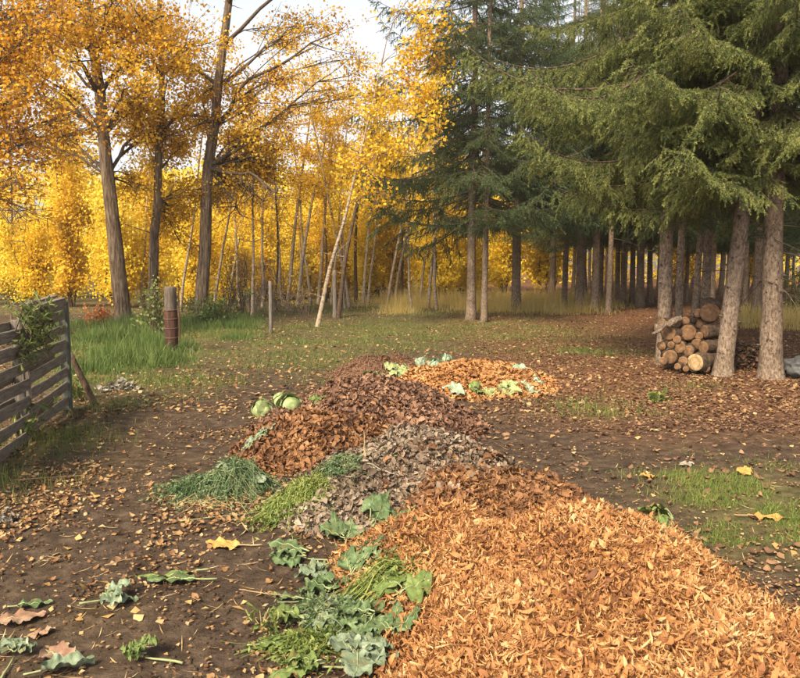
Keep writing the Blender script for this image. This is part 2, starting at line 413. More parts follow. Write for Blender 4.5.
M['greens_lime'] = mat_leaf('greens_lime', [(0.06, 0.095, 0.022), (0.12, 0.165, 0.038), (0.21, 0.245, 0.06), (0.3, 0.28, 0.1)], 0.25, 0.55, clump=0.4, clump_scale=7)
M['straw'] = mat_leaf('straw', [(0.3, 0.19, 0.08), (0.45, 0.3, 0.14), (0.58, 0.44, 0.24)], 0.1, 0.7, clump=0.2)

# ground material: soil, needle-covered floor and turf mixed by painted zones plus noise
def mat_soil():
    m, nt, out = newmat('soil')
    geo = N(nt, 'ShaderNodeNewGeometry')
    at = N(nt, 'ShaderNodeAttribute'); at.attribute_name = 'zone'
    sep = N(nt, 'ShaderNodeSeparateColor'); nt.links.new(at.outputs['Color'], sep.inputs[0])
    n1 = noise(nt, geo.outputs['Position'], 9, 8, 0.7)
    n2 = noise(nt, geo.outputs['Position'], 1.1, 5, 0.6)
    n3 = noise(nt, geo.outputs['Position'], 60, 4, 0.7)
    soil = ramp(nt, [(0.3, (0.024, 0.016, 0.011)), (0.5, (0.062, 0.042, 0.029)), (0.72, (0.125, 0.088, 0.06))], n1.outputs[0])
    need = ramp(nt, [(0.3, (0.05, 0.022, 0.012)), (0.5, (0.12, 0.055, 0.03)), (0.7, (0.21, 0.11, 0.06))], n1.outputs[0])
    turf = ramp(nt, [(0.3, (0.06, 0.06, 0.02)), (0.5, (0.11, 0.105, 0.035)), (0.7, (0.19, 0.16, 0.06))], n1.outputs[0])
    def wobble(src, k):
        a = N(nt, 'ShaderNodeMath', operation='MULTIPLY_ADD'); a.inputs[1].default_value = 1.0
        s = N(nt, 'ShaderNodeMath', operation='MULTIPLY_ADD'); s.inputs[1].default_value = k; s.inputs[2].default_value = -k / 2
        nt.links.new(n2.outputs[0], s.inputs[0]); nt.links.new(src, a.inputs[0]); nt.links.new(s.outputs[0], a.inputs[2])
        c = N(nt, 'ShaderNodeClamp'); nt.links.new(a.outputs[0], c.inputs[0]); return c.outputs[0]
    m1 = N(nt, 'ShaderNodeMix', data_type='RGBA'); nt.links.new(wobble(sep.outputs[0], 0.8), m1.inputs[0]); nt.links.new(soil.outputs[0], m1.inputs[6]); nt.links.new(need.outputs[0], m1.inputs[7])
    m2 = N(nt, 'ShaderNodeMix', data_type='RGBA'); nt.links.new(wobble(sep.outputs[1], 0.7), m2.inputs[0]); nt.links.new(m1.outputs[2], m2.inputs[6]); nt.links.new(turf.outputs[0], m2.inputs[7])
    b = N(nt, 'ShaderNodeBsdfPrincipled'); b.inputs['Roughness'].default_value = 0.95; b.inputs['Specular IOR Level'].default_value = 0.1
    nt.links.new(m2.outputs[2], b.inputs['Base Color'])
    ad = N(nt, 'ShaderNodeMath', operation='MULTIPLY_ADD'); ad.inputs[1].default_value = 0.3
    nt.links.new(n3.outputs[0], ad.inputs[0]); nt.links.new(n1.outputs[0], ad.inputs[2])
    bp = bump(nt, ad.outputs[0], 1.0, 0.03); nt.links.new(bp.outputs[0], b.inputs['Normal'])
    nt.links.new(b.outputs[0], out.inputs[0])
    return m
M['soil'] = mat_soil()

# ------------------------------------------------------------------ zones of the ground
GRASS = []      # (cx, cy, rx, ry, weight)
for px, py, rx, ry, w in [
    (120, 350, 1.5, 2.6, 1.0), (90, 372, 0.9, 1.4, 0.9), (205, 335, 1.8, 3.0, 0.8), (150, 385, 1.0, 1.1, 0.5), (240, 350, 1.4, 2.0, 0.6), (175, 375, 0.9, 1.0, 0.45),
    (300, 345, 2.2, 3.0, 0.65), (380, 330, 3.0, 4.0, 0.75), (470, 328, 3.0, 4.0, 0.6), (330, 365, 1.0, 1.2, 0.4), (400, 345, 1.5, 1.5, 0.5),
    (742, 492, 0.5, 0.5, 0.95), (785, 515, 0.5, 0.5, 0.85), (692, 482, 0.24, 0.28, 0.75), (760, 545, 0.6, 0.35, 0.5), (610, 410, 0.55, 0.5, 0.7), (605, 352, 0.8, 0.8, 0.55), (650, 392, 0.5, 0.3, 0.3),
    (690, 388, 0.35, 0.3, 0.5), (500, 335, 1.4, 1.2, 0.4), (40, 440, 0.5, 0.9, 0.5), (10, 480, 0.4, 0.5, 0.4), (115, 405, 0.5, 0.5, 0.4)]:
    c = G(px, py); GRASS.append((c[0], c[1], rx, ry, w))
def grass_density(x, y):
    d = np.zeros_like(x)
    for cx, cy, rx, ry, w in GRASS:
        d = np.maximum(d, w * np.exp(-((x - cx) / rx) ** 2 - ((y - cy) / ry) ** 2))
    d = np.maximum(d, np.where((y > 24) & (x < 5), 0.5, 0))
    return d
def needle_zone(x, y):            # under the spruces
    return np.clip((x - 0.6 - 0.0 * y) / 1.6, 0, 1) * np.clip((y - 6.0) / 2.5, 0, 1)

# ------------------------------------------------------------------ ground
nx, ny = 220, 300
u = np.linspace(-1, 1, nx); xs = np.sinh(u * 5.0) / math.sinh(5.0) * 260 + u * 7
v = np.linspace(0, 1, ny); ys = -25 + 25 * np.clip(v / 0.06, 0, 1) + (np.exp(np.clip((v - 0.06) / 0.94, 0, 1) * 5.2) - 1) / (math.exp(5.2) - 1) * 400 + np.clip((v - 0.06) / 0.94, 0, 1) * 9
X, Y = np.meshgrid(xs, ys)
Z = ground_z(X, Y) * 1.0
acc = Acc()
ii, jj = np.meshgrid(np.arange(ny - 1), np.arange(nx - 1), indexing='ij')
F = np.stack([ii * nx + jj, ii * nx + jj + 1, (ii + 1) * nx + jj + 1, (ii + 1) * nx + jj], -1).reshape(-1, 4)
acc.add(np.stack([X, Y, Z], -1), F)
gm = acc.mesh('ground', M['soil'], True)
ca = gm.color_attributes.new('zone', 'FLOAT_COLOR', 'POINT')
zc = np.zeros((nx * ny, 4), np.float32); zc[:, 3] = 1
zc[:, 0] = needle_zone(X.ravel(), Y.ravel()); zc[:, 1] = np.clip(grass_density(X.ravel(), Y.ravel()) * 0.9, 0, 1)
ca.data.foreach_set('color', zc.ravel())
ground = tag(link('ground', gm), kind='structure')

# ------------------------------------------------------------------ heaps
def heap_core(key, name, mat, parent, n=90):
    b = HEAPS[key]
    x0 = min(c[0] - max(c[2], c[3]) * 1.15 for c in b); x1 = max(c[0] + max(c[2], c[3]) * 1.15 for c in b)
    y0 = min(c[1] - max(c[2], c[3]) * 1.15 for c in b); y1 = max(c[1] + max(c[2], c[3]) * 1.15 for c in b)
    xs = np.linspace(x0, x1, n); ys = np.linspace(y0, y1, int(n * (y1 - y0) / (x1 - x0)))
    X, Y = np.meshgrid(xs, ys); H = heap_h(key, X, Y); h, am, ks = heaps_max(X, Y)
    own = H > -0.04
    Z = ground_z(X, Y) + H - 0.012 - np.where(am == ks.index(key), 0, 0.02)
    nX, nY = len(xs), len(ys)
    i, j = np.meshgrid(np.arange(nY - 1), np.arange(nX - 1), indexing='ij'); i = i.ravel(); j = j.ravel()
    F = np.stack([i * nX + j, i * nX + j + 1, (i + 1) * nX + j + 1, (i + 1) * nX + j], -1)
    of = own.ravel()
    F = F[of[F].all(1)]
    used = np.unique(F); mp = -np.ones(nX * nY, int); mp[used] = np.arange(len(used))
    a = Acc(); a.add(np.stack([X, Y, Z], -1).reshape(-1, 3)[used], mp[F])
    return link(name, a.mesh(name, mat, True), parent, tuple(-np.array(parent.location)))

def heap_points(key, n, g, edge=0.0, spill=0.0):
    b = HEAPS[key]; ki = list(HEAPS).index(key)
    out = []; tot = 0
    w = np.array([c[2] * c[3] for c in b]); w /= w.sum()
    while tot < n:
        k = g.choice(len(b), n, p=w)
        c = np.array(b)[k]
        r = np.sqrt(g.random(n)) * (1.06 + spill * g.random(n) ** 2); a = g.random(n) * 2 * np.pi
        uu, vv = r * np.cos(a) * c[:, 2], r * np.sin(a) * c[:, 3]
        x = c[:, 0] + uu * np.cos(c[:, 5]) - vv * np.sin(c[:, 5]); y = c[:, 1] + uu * np.sin(c[:, 5]) + vv * np.cos(c[:, 5])
        h, am, _ = heaps_max(x, y)
        blend = g.random(n) < 0.16
        ok = ((am == ki) | blend | (h < -0.01)) & (h > -0.1 - spill) & (y > 1.7)
        out.append(np.stack([x[ok], y[ok]], -1)); tot += ok.sum()
    return np.concatenate(out)[:n]

def build_heap(key, name, label, mat, count, tpls, size, lift, tilt, seed, singles=0, piece='flake', spill=0.12):
    g = np.random.default_rng(seed)
    b = HEAPS[key][0]
    root = empty(name, (b[0], b[1], float(ground_z(b[0], b[1]))), label, 'heap')
    heap_core(key, 'core', mat, root)
    P = heap_points(key, count, g, spill=spill)
    nrm = surf_normal(P[:, 0], P[:, 1])
    pos = np.column_stack([P, surf_z(P[:, 0], P[:, 1])]) + nrm * (g.random(len(P)) ** 1.5 * lift)[:, None]
    rot = rand_rot(len(P), g, tilt, nrm)
    sc = size * (0.45 + 1.25 * g.random(len(P)) ** 1.6)
    which = g.integers(0, len(tpls), len(P))
    order = np.argsort(np.linalg.norm(pos - np.array([0, 0, CAM_H]), axis=1) / sc)
    # only those inside the view count as largest
    front = [i for i in order if pos[i, 1] > 2.3 and abs(pos[i, 0]) < pos[i, 1] * 0.55][:singles]
    single = np.zeros(len(P), bool); single[front] = True
    a = Acc(); loc = np.array(root.location)
    for t, (tv, tf) in enumerate(tpls):
        s = (which == t) & ~single
        if s.any(): scatter(a, tv, tf, pos[s] - loc, rot[s], sc[s])
    tag(link(piece + 's', a.mesh(piece + 's', mat), root), kind='stuff')
    if singles:
        meshes = []
        for tv, tf in tpls:
            q = Acc(); q.add(tv, tf); meshes.append(q.mesh(piece, mat))
        for i in front:
            o = bpy.data.objects.new(piece, meshes[which[i]]); COL.objects.link(o); o.parent = root
            mt = Matrix(rot[i].tolist()).to_4x4(); o.rotation_euler = mt.to_euler(); o.location = pos[i] - loc; o.scale = (sc[i],) * 3
    return root

g0 = np.random.default_rng(11)
CHIPS = [chip_tpl(g0, c, w, 4, t) for c, w, t in [(2.6, .13, .5), (1.6, .17, -.7), (3.6, .11, .3), (0.8, .12, .9), (2.0, .10, 1.2), (1.4, .36, .4), (3.0, .15, -1.0), (.6, .085, .6), (1.1, .1, -.5), (2.2, .24, .8)]]
CRUMPLE = [leaf_tpl(.75, .25, .3), leaf_tpl(.9, .1, .5), leaf_tpl(.6, .35, .1), chip_tpl(g0, 1.8, .6, 4, .6), leaf_tpl(.8, -.2, .2)]
build_heap('chips', 'leaf_mulch_heap', 'bright orange heap of curled dry leaf shreds, foremost of the compost row', M['chip'], 90000, CHIPS, 0.05, 0.045, 0.65, 21, 300, 'shred')
build_heap('rust', 'leaf_heap', 'low dark rust mound of crumbled leaves beside the bright orange shreds', M['rust_flake'], 9000, CHIPS + CRUMPLE, 0.05, 0.035, 0.55, 22, 60, 'dead_leaf')
build_heap('grey', 'dry_compost_heap', 'grey-brown mound of dry leaf compost between the orange heaps', M['grey_flake'], 12000, CRUMPLE + CHIPS[:2], 0.046, 0.035, 0.55, 23, 60, 'dead_leaf')
build_heap('amber', 'leaf_heap', 'small amber-brown leaf slope between the green vegetable tops and brown leaf heap', M['rust_flake'], 8500, CRUMPLE, 0.05, 0.035, 0.5, 24, 40, 'dead_leaf')
build_heap('brown', 'leaf_heap', 'tall reddish-brown heap of dead leaves in the middle of the compost row', M['brown_flake'], 16000, CRUMPLE, 0.054, 0.04, 0.5, 25, 60, 'dead_leaf')
build_heap('needle', 'needle_heap', 'fine brown heap of raked needles and twigs farthest along the compost row', M['needle_flake'], 9000, [chip_tpl(g0, .4, .12, 3, .2)], 0.07, 0.04, 0.6, 26)
build_heap('far', 'leaf_heap', 'flat light orange leaf heap ringed with cabbage leaves', M['far_flake'], 9000, CRUMPLE, 0.06, 0.035, 0.5, 27)

# ------------------------------------------------------------------ trees: branch meshes
def needle_twigs(acc_n, acc_t, starts, dirs, lens, g, per, nl, nw, droop=0.35):
    """needles around many twigs at once"""
    m = len(starts)
    t = (np.arange(per) + 0.5) / per
    d = dirs[:, None, :] * np.ones((1, per, 1))
    P = starts[:, None, :] + dirs[:, None, :] * (lens[:, None, None] * t[None, :, None])
    P[..., 2] -= droop * (lens[:, None] * t[None]) ** 2 * 2.0
    r = g.normal(size=P.shape)
    r -= (r * d).sum(-1, keepdims=True) * d
    r /= np.linalg.norm(r, axis=-1, keepdims=True)
    nd = d * 0.75 + r * 0.85; nd /= np.linalg.norm(nd, axis=-1, keepdims=True)
    s = np.cross(nd, g.normal(size=nd.shape)); s /= np.linalg.norm(s, axis=-1, keepdims=True)
    L = nl * g.uniform(0.7, 1.2, (m, per, 1))
    V = np.stack([P - s * nw / 2, P + s * nw / 2, P + nd * L], 2).reshape(-1, 3)
    acc_n.add(V, np.arange(len(V)).reshape(-1, 3))

def spruce_branch(seed, L=3.0, fine=True, hang=1.0, dense=1.0):
    g = np.random.default_rng(seed)
    an, at_ = Acc(), Acc()
    n = 14; t = np.linspace(0, 1, n)
    x = t * L; z = -0.24 * L * np.sin(t * math.pi * 0.62) * hang * 0.8 + 0.16 * L * t ** 3
    y = np.cumsum(g.normal(0, 0.018, n)) * L / 3
    main = np.stack([x, y, z], -1)
    tube(at_, main, np.linspace(0.026, 0.005, n) * L / 3, 5)
    ns = int((34 if fine else 24) * dense)
    S_, D_, Ln = [], [], []
    for i in range(ns):
        tt = 0.16 + 0.84 * (i + g.random() * 0.8) / ns
        p = np.array([np.interp(tt, t, main[:, k]) for k in range(3)])
        side = 1 if i % 2 else -1
        ang = R(g.uniform(42, 68)) * side
        sl = L * (0.30 * (1 - tt) ** 0.7 * min(1, tt * 3.2 + 0.15) + 0.05) * g.uniform(0.65, 1.25)
        d = np.array([math.cos(ang), math.sin(ang), g.uniform(-0.25, 0.12)])
        k = 7; q = np.linspace(0, 1, k)
        sp = p + d * (sl * q)[:, None]; sp[:, 2] -= hang * 0.34 * sl * q ** 1.6
        if fine: tube(at_, sp, np.linspace(0.006, 0.0025, k) * L / 3, 3, False)
        nt_ = max(3, int(sl / (0.045 if fine else 0.09)))
        for j in range(nt_):
            qq = (j + g.random()) / nt_
            b = np.array([np.interp(qq, q, sp[:, c]) for c in range(3)])
            s2 = 1 if j % 2 else -1
            dd = d + np.array([-d[1], d[0], 0]) * s2 * g.uniform(0.4, 1.1) + np.array([0, 0, -hang * g.uniform(0.1, 1.5)])
            if g.random() < 0.3: dd = np.array([d[0] * 0.3, d[1] * 0.3, -1.0]) + g.normal(0, 0.2, 3)
            S_.append(b); D_.append(dd / np.linalg.norm(dd)); Ln.append(g.uniform(0.09, 0.26) * (1.1 - 0.35 * qq) * L / 3)
        S_.append(sp[-2]); dl = sp[-1] - sp[-2]; D_.append(dl / np.linalg.norm(dl)); Ln.append(0.14 * L / 3)
    S_, D_, Ln = map(np.array, (S_, D_, Ln))
    if fine: needle_twigs(an, at_, S_, D_, Ln, g, 44, 0.034, 0.011)
    else: needle_twigs(an, at_, S_, D_, Ln * 1.5, g, 9, 0.075, 0.022)
    return an, at_
def two_mat_mesh(name, an, at_, mn, mt):
    a = Acc()
    a.V = at_.V + an.V; a.F = list(at_.F) + [f + at_.n for f in an.F]; a.n = at_.n + an.n
    m = a.mesh(name, mt); m.materials.append(mn)
    nf = sum(len(f) for f in at_.F); tot = len(m.polygons)
    mi = np.ones(tot, np.int32); mi[:nf] = 0
    m.polygons.foreach_set('material_index', mi)
    return m
SB = {}
for kind, mn, hang in [('spruce', 'spruce', 1.0), ('blue', 'spruce_blue', 0.85), ('dark', 'spruce_dark', 0.9)]:
    SB[kind] = []
    for s in range(4 if kind == 'spruce' else 3):
        an, at_ = spruce_branch(100 + s + len(kind) * 10, 3.0, True, hang * (0.85 + 0.25 * (s % 3)), 1.0 if kind != 'dark' else 0.6)
        SB[kind].append(two_mat_mesh('branch_' + kind, an, at_, M[mn], M['twig']))

def trunk_mesh(name, path, r0, r1, mat, sides=14, rings=40, flare=0.45, rough=0.03, seed=1, ridge=0.0):
    path = np.asarray(path, float); s = np.linspace(0, 1, len(path)); q = np.linspace(0, 1, rings) ** 1.25
    P = np.stack([np.interp(q, s, path[:, k]) for k in range(3)], -1)
    L = np.linalg.norm(path[-1] - path[0])
    P[:, 2] += 0
    h = q * L
    rad = r0 + (r1 - r0) * q + r0 * flare * (np.exp(-h / 0.16) + .25 * np.exp(-h / .6))
    a = Acc(); tube(a, P, rad, sides, True, rough, seed, ridge)
    return a.mesh(name, mat, True)

def stubs_mesh(path, r0, r1, g, n, zmax, mat, dead=0, deadlen=0.9):
    a = Acc(); path = np.asarray(path, float); L = np.linalg.norm(path[-1] - path[0])
    def spot(h): return np.array([np.interp(h / L, np.linspace(0, 1, len(path)), path[:, k]) for k in range(3)]), r0 + (r1 - r0) * h / L
    for _ in range(n):
        h = g.uniform(0.25, zmax); p, r = spot(h); az = g.uniform(0, 2 * np.pi); d = np.array([math.cos(az), math.sin(az), g.uniform(-0.3, 0.4)])
        l = g.uniform(0.02, 0.07)
        tube(a, [p + d * r * 0.8, p + d * (r + l)], [0.018, 0.010], 5)
    for _ in range(dead):
        h = g.uniform(1.0, zmax + 1.2); p, r = spot(h); az = g.uniform(0, 2 * np.pi); d = np.array([math.cos(az), math.sin(az), g.uniform(-0.25, 0.15)])
        l = deadlen * g.uniform(0.4, 1.4); k = 6; q = np.linspace(0, 1, k)[:, None]
        pts = p + d * (r * 0.7 + l * q) + np.array([0, 0, -0.25]) * l * q ** 2 + np.cumsum(g.normal(0, 0.02 * l, (k, 3)), 0)
        tube(a, pts, np.linspace(0.010, 0.003, k), 4)
        for _ in range(4):
            i = g.integers(2, k); b = pts[i]; dd = d + g.normal(0, 0.6, 3); dd /= np.linalg.norm(dd)
            tube(a, [b, b + dd * l * 0.2, b + dd * l * 0.35 + [0, 0, -0.05 * l]], [0.004, 0.003, 0.0015], 3)
    return a.mesh('dead_branches', mat)

def spruce(label, px, py, wpx, top_dx=0.0, H=14.0, z0=2.3, Lmax=2.9, kind='spruce', seed=0, group=None, zdense=7.0, step=0.48, per=5, stub=18, dead=10, skip_az=None):
    g = np.random.default_rng(500 + seed)
    b = G(px, py); r0 = wpx / FPX * b[1] / 2
    root = empty('spruce_tree', b, label, 'tree', group)
    n = 8; q = np.linspace(0, 1, n)
    path = np.stack([q * top_dx * H / 4.0 + np.cumsum(g.normal(0, 0.025, n)), np.cumsum(g.normal(0, 0.025, n)), q * H - 0.12], -1)
    path[0, :2] = 0
    link('trunk', trunk_mesh('spruce_trunk', path, r0, 0.02, M['bark_spruce'] if wpx >= 7 or b[1] > 20 else M['bark_spruce'], 16 if b[1] < 14 else 10, 60 if b[1] < 14 else 24, 0.5, 0.035, seed), root)
    tag(link('dead_branches', stubs_mesh(path, r0, 0.02, g, stub, z0 + 0.5, M['twig'], dead), root), kind='stuff')
    z = z0; k = 0
    while z < H - 0.3:
        f = (z - z0) / (H - z0)
        L = Lmax * (1 - f) ** 0.75 * min(1, 0.72 + (z - z0) * 0.22)
        for j in range(per if z < zdense else max(4, per - 1)):
            az = k * 2.4 + j * 2 * math.pi / per + g.uniform(-0.35, 0.35)
            if skip_az and skip_az(az, z): continue
            l = L * g.uniform(0.75, 1.15)
            p = [np.interp(z / H, q, path[:, c]) for c in range(3)]
            me = SB[kind][g.integers(0, len(SB[kind]))]
            o = bpy.data.objects.new('branch', me); COL.objects.link(o); o.parent = root
            o.location = (p[0], p[1], p[2] + g.uniform(-0.12, 0.12))
            o.rotation_euler = (g.uniform(-0.25, 0.25), R(g.uniform(-14, 9) if z < z0 + .8 else g.uniform(-12, 18)) - 0.25 * f, az)
            s = l / 3.0; o.scale = (s, s * g.uniform(0.85, 1.15), s * g.uniform(0.9, 1.2))
        z += step * (1 if z < zdense else 2.0); k += 1
    return root

# near and middle spruces
spruce('thick grey spruce trunk standing at the left end of the log pile', 664, 364, 14.5, -0.01, 13, 3.1, 3.1, 'spruce', 1, step=0.46, per=5)
spruce('leaning spruce trunk flaring at its base against the right end of the log pile', 722, 375, 17, 0.30, 13, 3.1, 2.9, 'spruce', 2, step=0.5, per=5)
spruce('straight thick spruce trunk with flared roots next to the dark boulder', 771, 378, 20.5, 0.04, 14, 3.15, 3.0, 'spruce', 3, step=0.5, per=5)
spruce('slender spruce trunk rising just behind the log pile', 678, 342, 8, 0.0, 12, 3.0, 2.2, 'dark', 4, stub=8)
spruce('thin spruce trunk tilting right behind the topmost logs', 693, 336, 7, 0.12, 11, 3.2, 2.0, 'dark', 5, stub=8)
spruce('spruce trunk behind the big leaning one, half hidden by logs', 704, 332, 9.5, 0.03, 12, 3.2, 2.3, 'dark', 6, stub=8)
ROW = 'spruces in the row at the edge of the dark wood'
spruce('pale slim spruce trunk standing in front of the yellow dry grass, first of its row', 564, 309, 6, 0.0, 15, 4.1, 3.0, 'blue', 7, ROW, 9, 0.6)
spruce('stout spruce trunk second in the row by the dry grass', 579, 310, 9, -0.01, 15, 4.2, 3.2, 'spruce', 8, ROW, 9, 0.62)
spruce('spruce trunk third in the row by the dry grass', 594, 311, 8, 0.02, 15, 4.2, 3.0, 'spruce', 9, ROW, 9, 0.62)
spruce('thin spruce trunk leaning slightly, fourth in the row by the dry grass', 608, 313, 6, 0.08, 14, 4.2, 2.8, 'spruce', 10, ROW, 9, 0.45)
spruce('spruce trunk fifth in the row, next to the big trunk at the logs', 640, 306, 8, 0.0, 15, 4.2, 3.2, 'blue', 11, ROW, 9, 0.45)
spruce('open-crowned dark spruce with drooping lower limbs beside the clearing', 471, 320, 9.5, 0.01, 15, 3.0, 4.3, 'dark', 12, None, 11, 0.66, 5, 8, 14)
spruce('thin spruce trunk close beside the open-crowned dark spruce', 484, 322, 6.5, 0.03, 14, 4.6, 2.2, 'dark', 13, None, 11, 0.5, 5, 8, 14)
spruce('blue-green spruce between the open-crowned spruce and the yellow dry grass', 516, 311, 9.5, 0.02, 17, 3.6, 3.9, 'blue', 14, None, 11, 0.62, 5, 8, 10)

# distant spruces share whole crowns
far_crowns = []
for v_ in range(1):
    g = np.random.default_rng(900 + v_); an, at_ = Acc(), Acc()
    brs = [spruce_branch(950 + v_ * 3 + i, 3.0, False, 1.0) for i in range(3)]
    z = 3.2
    while z < 14.5:
        f = (z - 3.2) / 11.8; L = 2.7 * (1 - f) ** 0.75
        for j in range(6):
            b_n, b_t = brs[g.integers(0, 3)]
            az = g.uniform(0, 6.28); c, s_ = math.cos(az), math.sin(az); k = L / 3 * g.uniform(0.7, 1.15)
            Rm = np.array([[c, -s_, 0], [s_, c, 0], [0, 0, 1]])
            for src, dst in ((b_n, an), (b_t, at_)):
                V = np.concatenate(src.V) @ Rm.T * k + [0, 0, z]
                off = 0
                dst.add(V, list(src.F))
        z += 0.6
    far_crowns.append(two_mat_mesh('far_crown', an, at_, M['spruce_dark'], M['twig']))
far_trunks = [trunk_mesh('far_trunk', np.stack([np.cumsum(np.random.default_rng(i).normal(0, .05, 8)), np.cumsum(np.random.default_rng(i + 5).normal(0, .05, 8)), np.linspace(-0.1, 15, 8)], -1), 0.115, 0.02, M['bark_spruce'], 8, 18, 0.4, 0.03, i) for i in range(3)]
FARG = 'spruce trunks deep in the dark wood'
g = np.random.default_rng(77)
far_list = [(618, 303), (625, 305), (632, 303), (651, 303), (586, 300), (600, 301), (660, 306), (671, 300), (686, 302), (697, 300), (712, 308), (744, 312), (756, 318), (763, 309), (785, 306), (806, 330), (835, 345), (552, 299), (572, 297), (612, 297), (640, 296), (730, 302), (800, 300), (680, 296), (720, 295), (765, 295), (845, 310), (890, 330)] + [(590 + 17 * k_, 288 + (k_ * 5) % 6) for k_ in range(16)]
for i, (px, py) in enumerate(far_list):
    b = G(px, py)
    root = empty('spruce_tree', b, 'slim spruce trunk deep in the dark wood behind the log pile', 'tree', FARG)
    k = g.uniform(0.85, 1.15); rz = g.uniform(0, 6.28)
    link('trunk', far_trunks[i % 3], root, rot=(0, 0, rz), scale=(k * g.uniform(0.8, 1.2),) * 2 + (k,))
    link('crown', far_crowns[0], root, rot=(0, 0, rz), scale=(k, k, k))

# ------------------------------------------------------------------ broadleaf trees
LEAF_HI = [leaf_lo(.85, .12), leaf_lo(1.0, .2), leaf_lo(.72, .05)]
LEAF_LO = [leaf_lo(.85, .15), leaf_lo(.95, .05)]
def broadleaf(name, label, cat, base, path, r0, clumps, leaves, leaf_size, mleaf, mbark, seed, tpls=LEAF_HI, group=None, r1=0.02, flare=0.3, limb_r=0.05, subs=9, spread=0.16, sides=14, rough=0.06, bare=0, mtwig=None):
    """path: trunk points relative to base; clumps: (x, y, z, radius, weight) relative to base"""
    g = np.random.default_rng(seed); path = np.asarray(path, float)
    root = empty(name, base, label, cat, group)
    L = np.linalg.norm(np.diff(path, axis=0), axis=1).sum()
    # densify with a smooth wobble
    s = np.concatenate([[0], np.cumsum(np.linalg.norm(np.diff(path, axis=0), axis=1))]) / L
    q = np.linspace(0, 1, 16)
    P = np.stack([np.interp(q, s, path[:, k]) for k in range(3)], -1)
    P[1:, :2] += np.cumsum(g.normal(0, 0.006 * L / 4, (15, 2)), 0)
    link('trunk', trunk_mesh('trunk', P, r0, r1, mbark, 40 if sides > 10 else sides, 90 if sides > 10 else 24, flare, rough * (.3 if sides > 10 else 1), seed, .06 if sides > 10 else 0), root)
    LP = []; W = []
    stray = []
    if leaves > 9000:
        for (cx, cy, cz, cr, w) in clumps:
            for _ in range(2):
                v_ = g.normal(size=3); v_ *= cr * g.uniform(.9, 1.35) / np.linalg.norm(v_)
                if w > 0: stray.append((cx + v_[0], cy + v_[1], max(cz + v_[2] * .7, 3.0), cr * .5, w * .3))
    for (cx, cy, cz, cr, w) in list(clumps) + stray:
        limbs = Acc()
        c = np.array([cx, cy, cz]); 
        hd = np.linalg.norm(P[:, :2] - c[:2], axis=1)
        want = cz - 0.55 * hd - 0.1 * cr
        i = int(np.argmin(np.abs(P[:, 2] - want))); i = max(i, 4)
        a0 = P[i]; k = 8; t = np.linspace(0, 1, k)[:, None]
        d = c - a0; ln = np.linalg.norm(d)
        pts = a0 + d * t + np.array([0, 0, 1.0]) * np.sin(t * math.pi) * ln * g.uniform(0.02, 0.14) + np.vstack([[0, 0, 0], np.cumsum(g.normal(0, ln * 0.022, (k - 1, 3)), 0)])
        lr = limb_r * (0.6 + 0.4 * min(1.5, cr)) * min(1, .25 + .6 * cr)
        tube(limbs, pts, np.linspace(lr, lr * 0.25, k), 6, True)
        for _ in range(int(subs * (1 if w > 0 else 0.7))):
            st = pts[g.integers(3, k)]
            v = g.normal(size=3); v *= cr * g.uniform(0.45, 1.0) / np.linalg.norm(v); v[2] *= 0.8
            e = pts[-1] + v if g.random() < 0.7 else st + v * 0.9
            m = (st + e) / 2 + g.normal(0, 0.1 * cr, 3)
            tt = np.linspace(0, 1, 6)[:, None]
            sp = st * (1 - tt) ** 2 + 2 * m * tt * (1 - tt) + e * tt ** 2
            tube(limbs, sp, np.linspace(lr * 0.32, 0.004, 6), 3, False)
            for _ in range(3):
                jx = g.integers(2, 6); e2 = sp[jx] + g.normal(0, 0.28 * cr, 3)
                sp2 = sp[jx] + (e2 - sp[jx]) * tt + np.array([0, 0, -0.06]) * cr * tt ** 2
                tube(limbs, sp2, np.linspace(0.008, 0.003, 6), 3, False)
                if w > 0: LP.append(sp2); W.append(w)
            if w > 0: LP.append(sp[2:]); W.append(w * 1.2)
        link('limb', limbs.mesh('limb', mtwig or mbark), root)
    if bare:
        limbs = Acc()
        for _ in range(bare):
            i = g.integers(2, 12); d = g.normal(size=3); d[2] = abs(d[2]) * 0.4; d /= np.linalg.norm(d); ln = g.uniform(0.3, 1.2)
            t = np.linspace(0, 1, 6)[:, None]
            tube(limbs, P[i] + d * ln * t + np.vstack([[0, 0, 0], np.cumsum(g.normal(0, .05 * ln, (5, 3)), 0)]), np.linspace(0.016, 0.003, 6), 4, False)
        tag(link('bare_twigs', limbs.mesh('bare_twigs', mtwig or mbark), root), kind='stuff')
    if leaves and LP:
        W = np.array(W) / sum(W); pick = g.choice(len(LP), leaves, p=W)
        pos = np.array([LP[i][g.integers(0, len(LP[i]))] for i in pick]) + g.normal(0, spread, (leaves, 3)) 
        rot = rand_rot(leaves, g); sc = leaf_size * g.uniform(0.7, 1.3, leaves)
        a = Acc(); which = g.integers(0, len(tpls), leaves)
        for t, (tv, tf) in enumerate(tpls):
            s_ = which == t; scatter(a, tv, tf, pos[s_], rot[s_], sc[s_])
        link('crown', a.mesh('crown', mleaf), root)
    return root
def rel(base, pts, depth=None):
    """pixel way points (px, py, depth) to points relative to base"""
    return [at_depth(px, py, d) - base for px, py, d in pts]
def clump_px(base, lst):
    out = []
    for px, py, d, rpx, w in lst:
        p = at_depth(px, py, d) - base; out.append((*p, rpx / FPX * d, w))
    return out

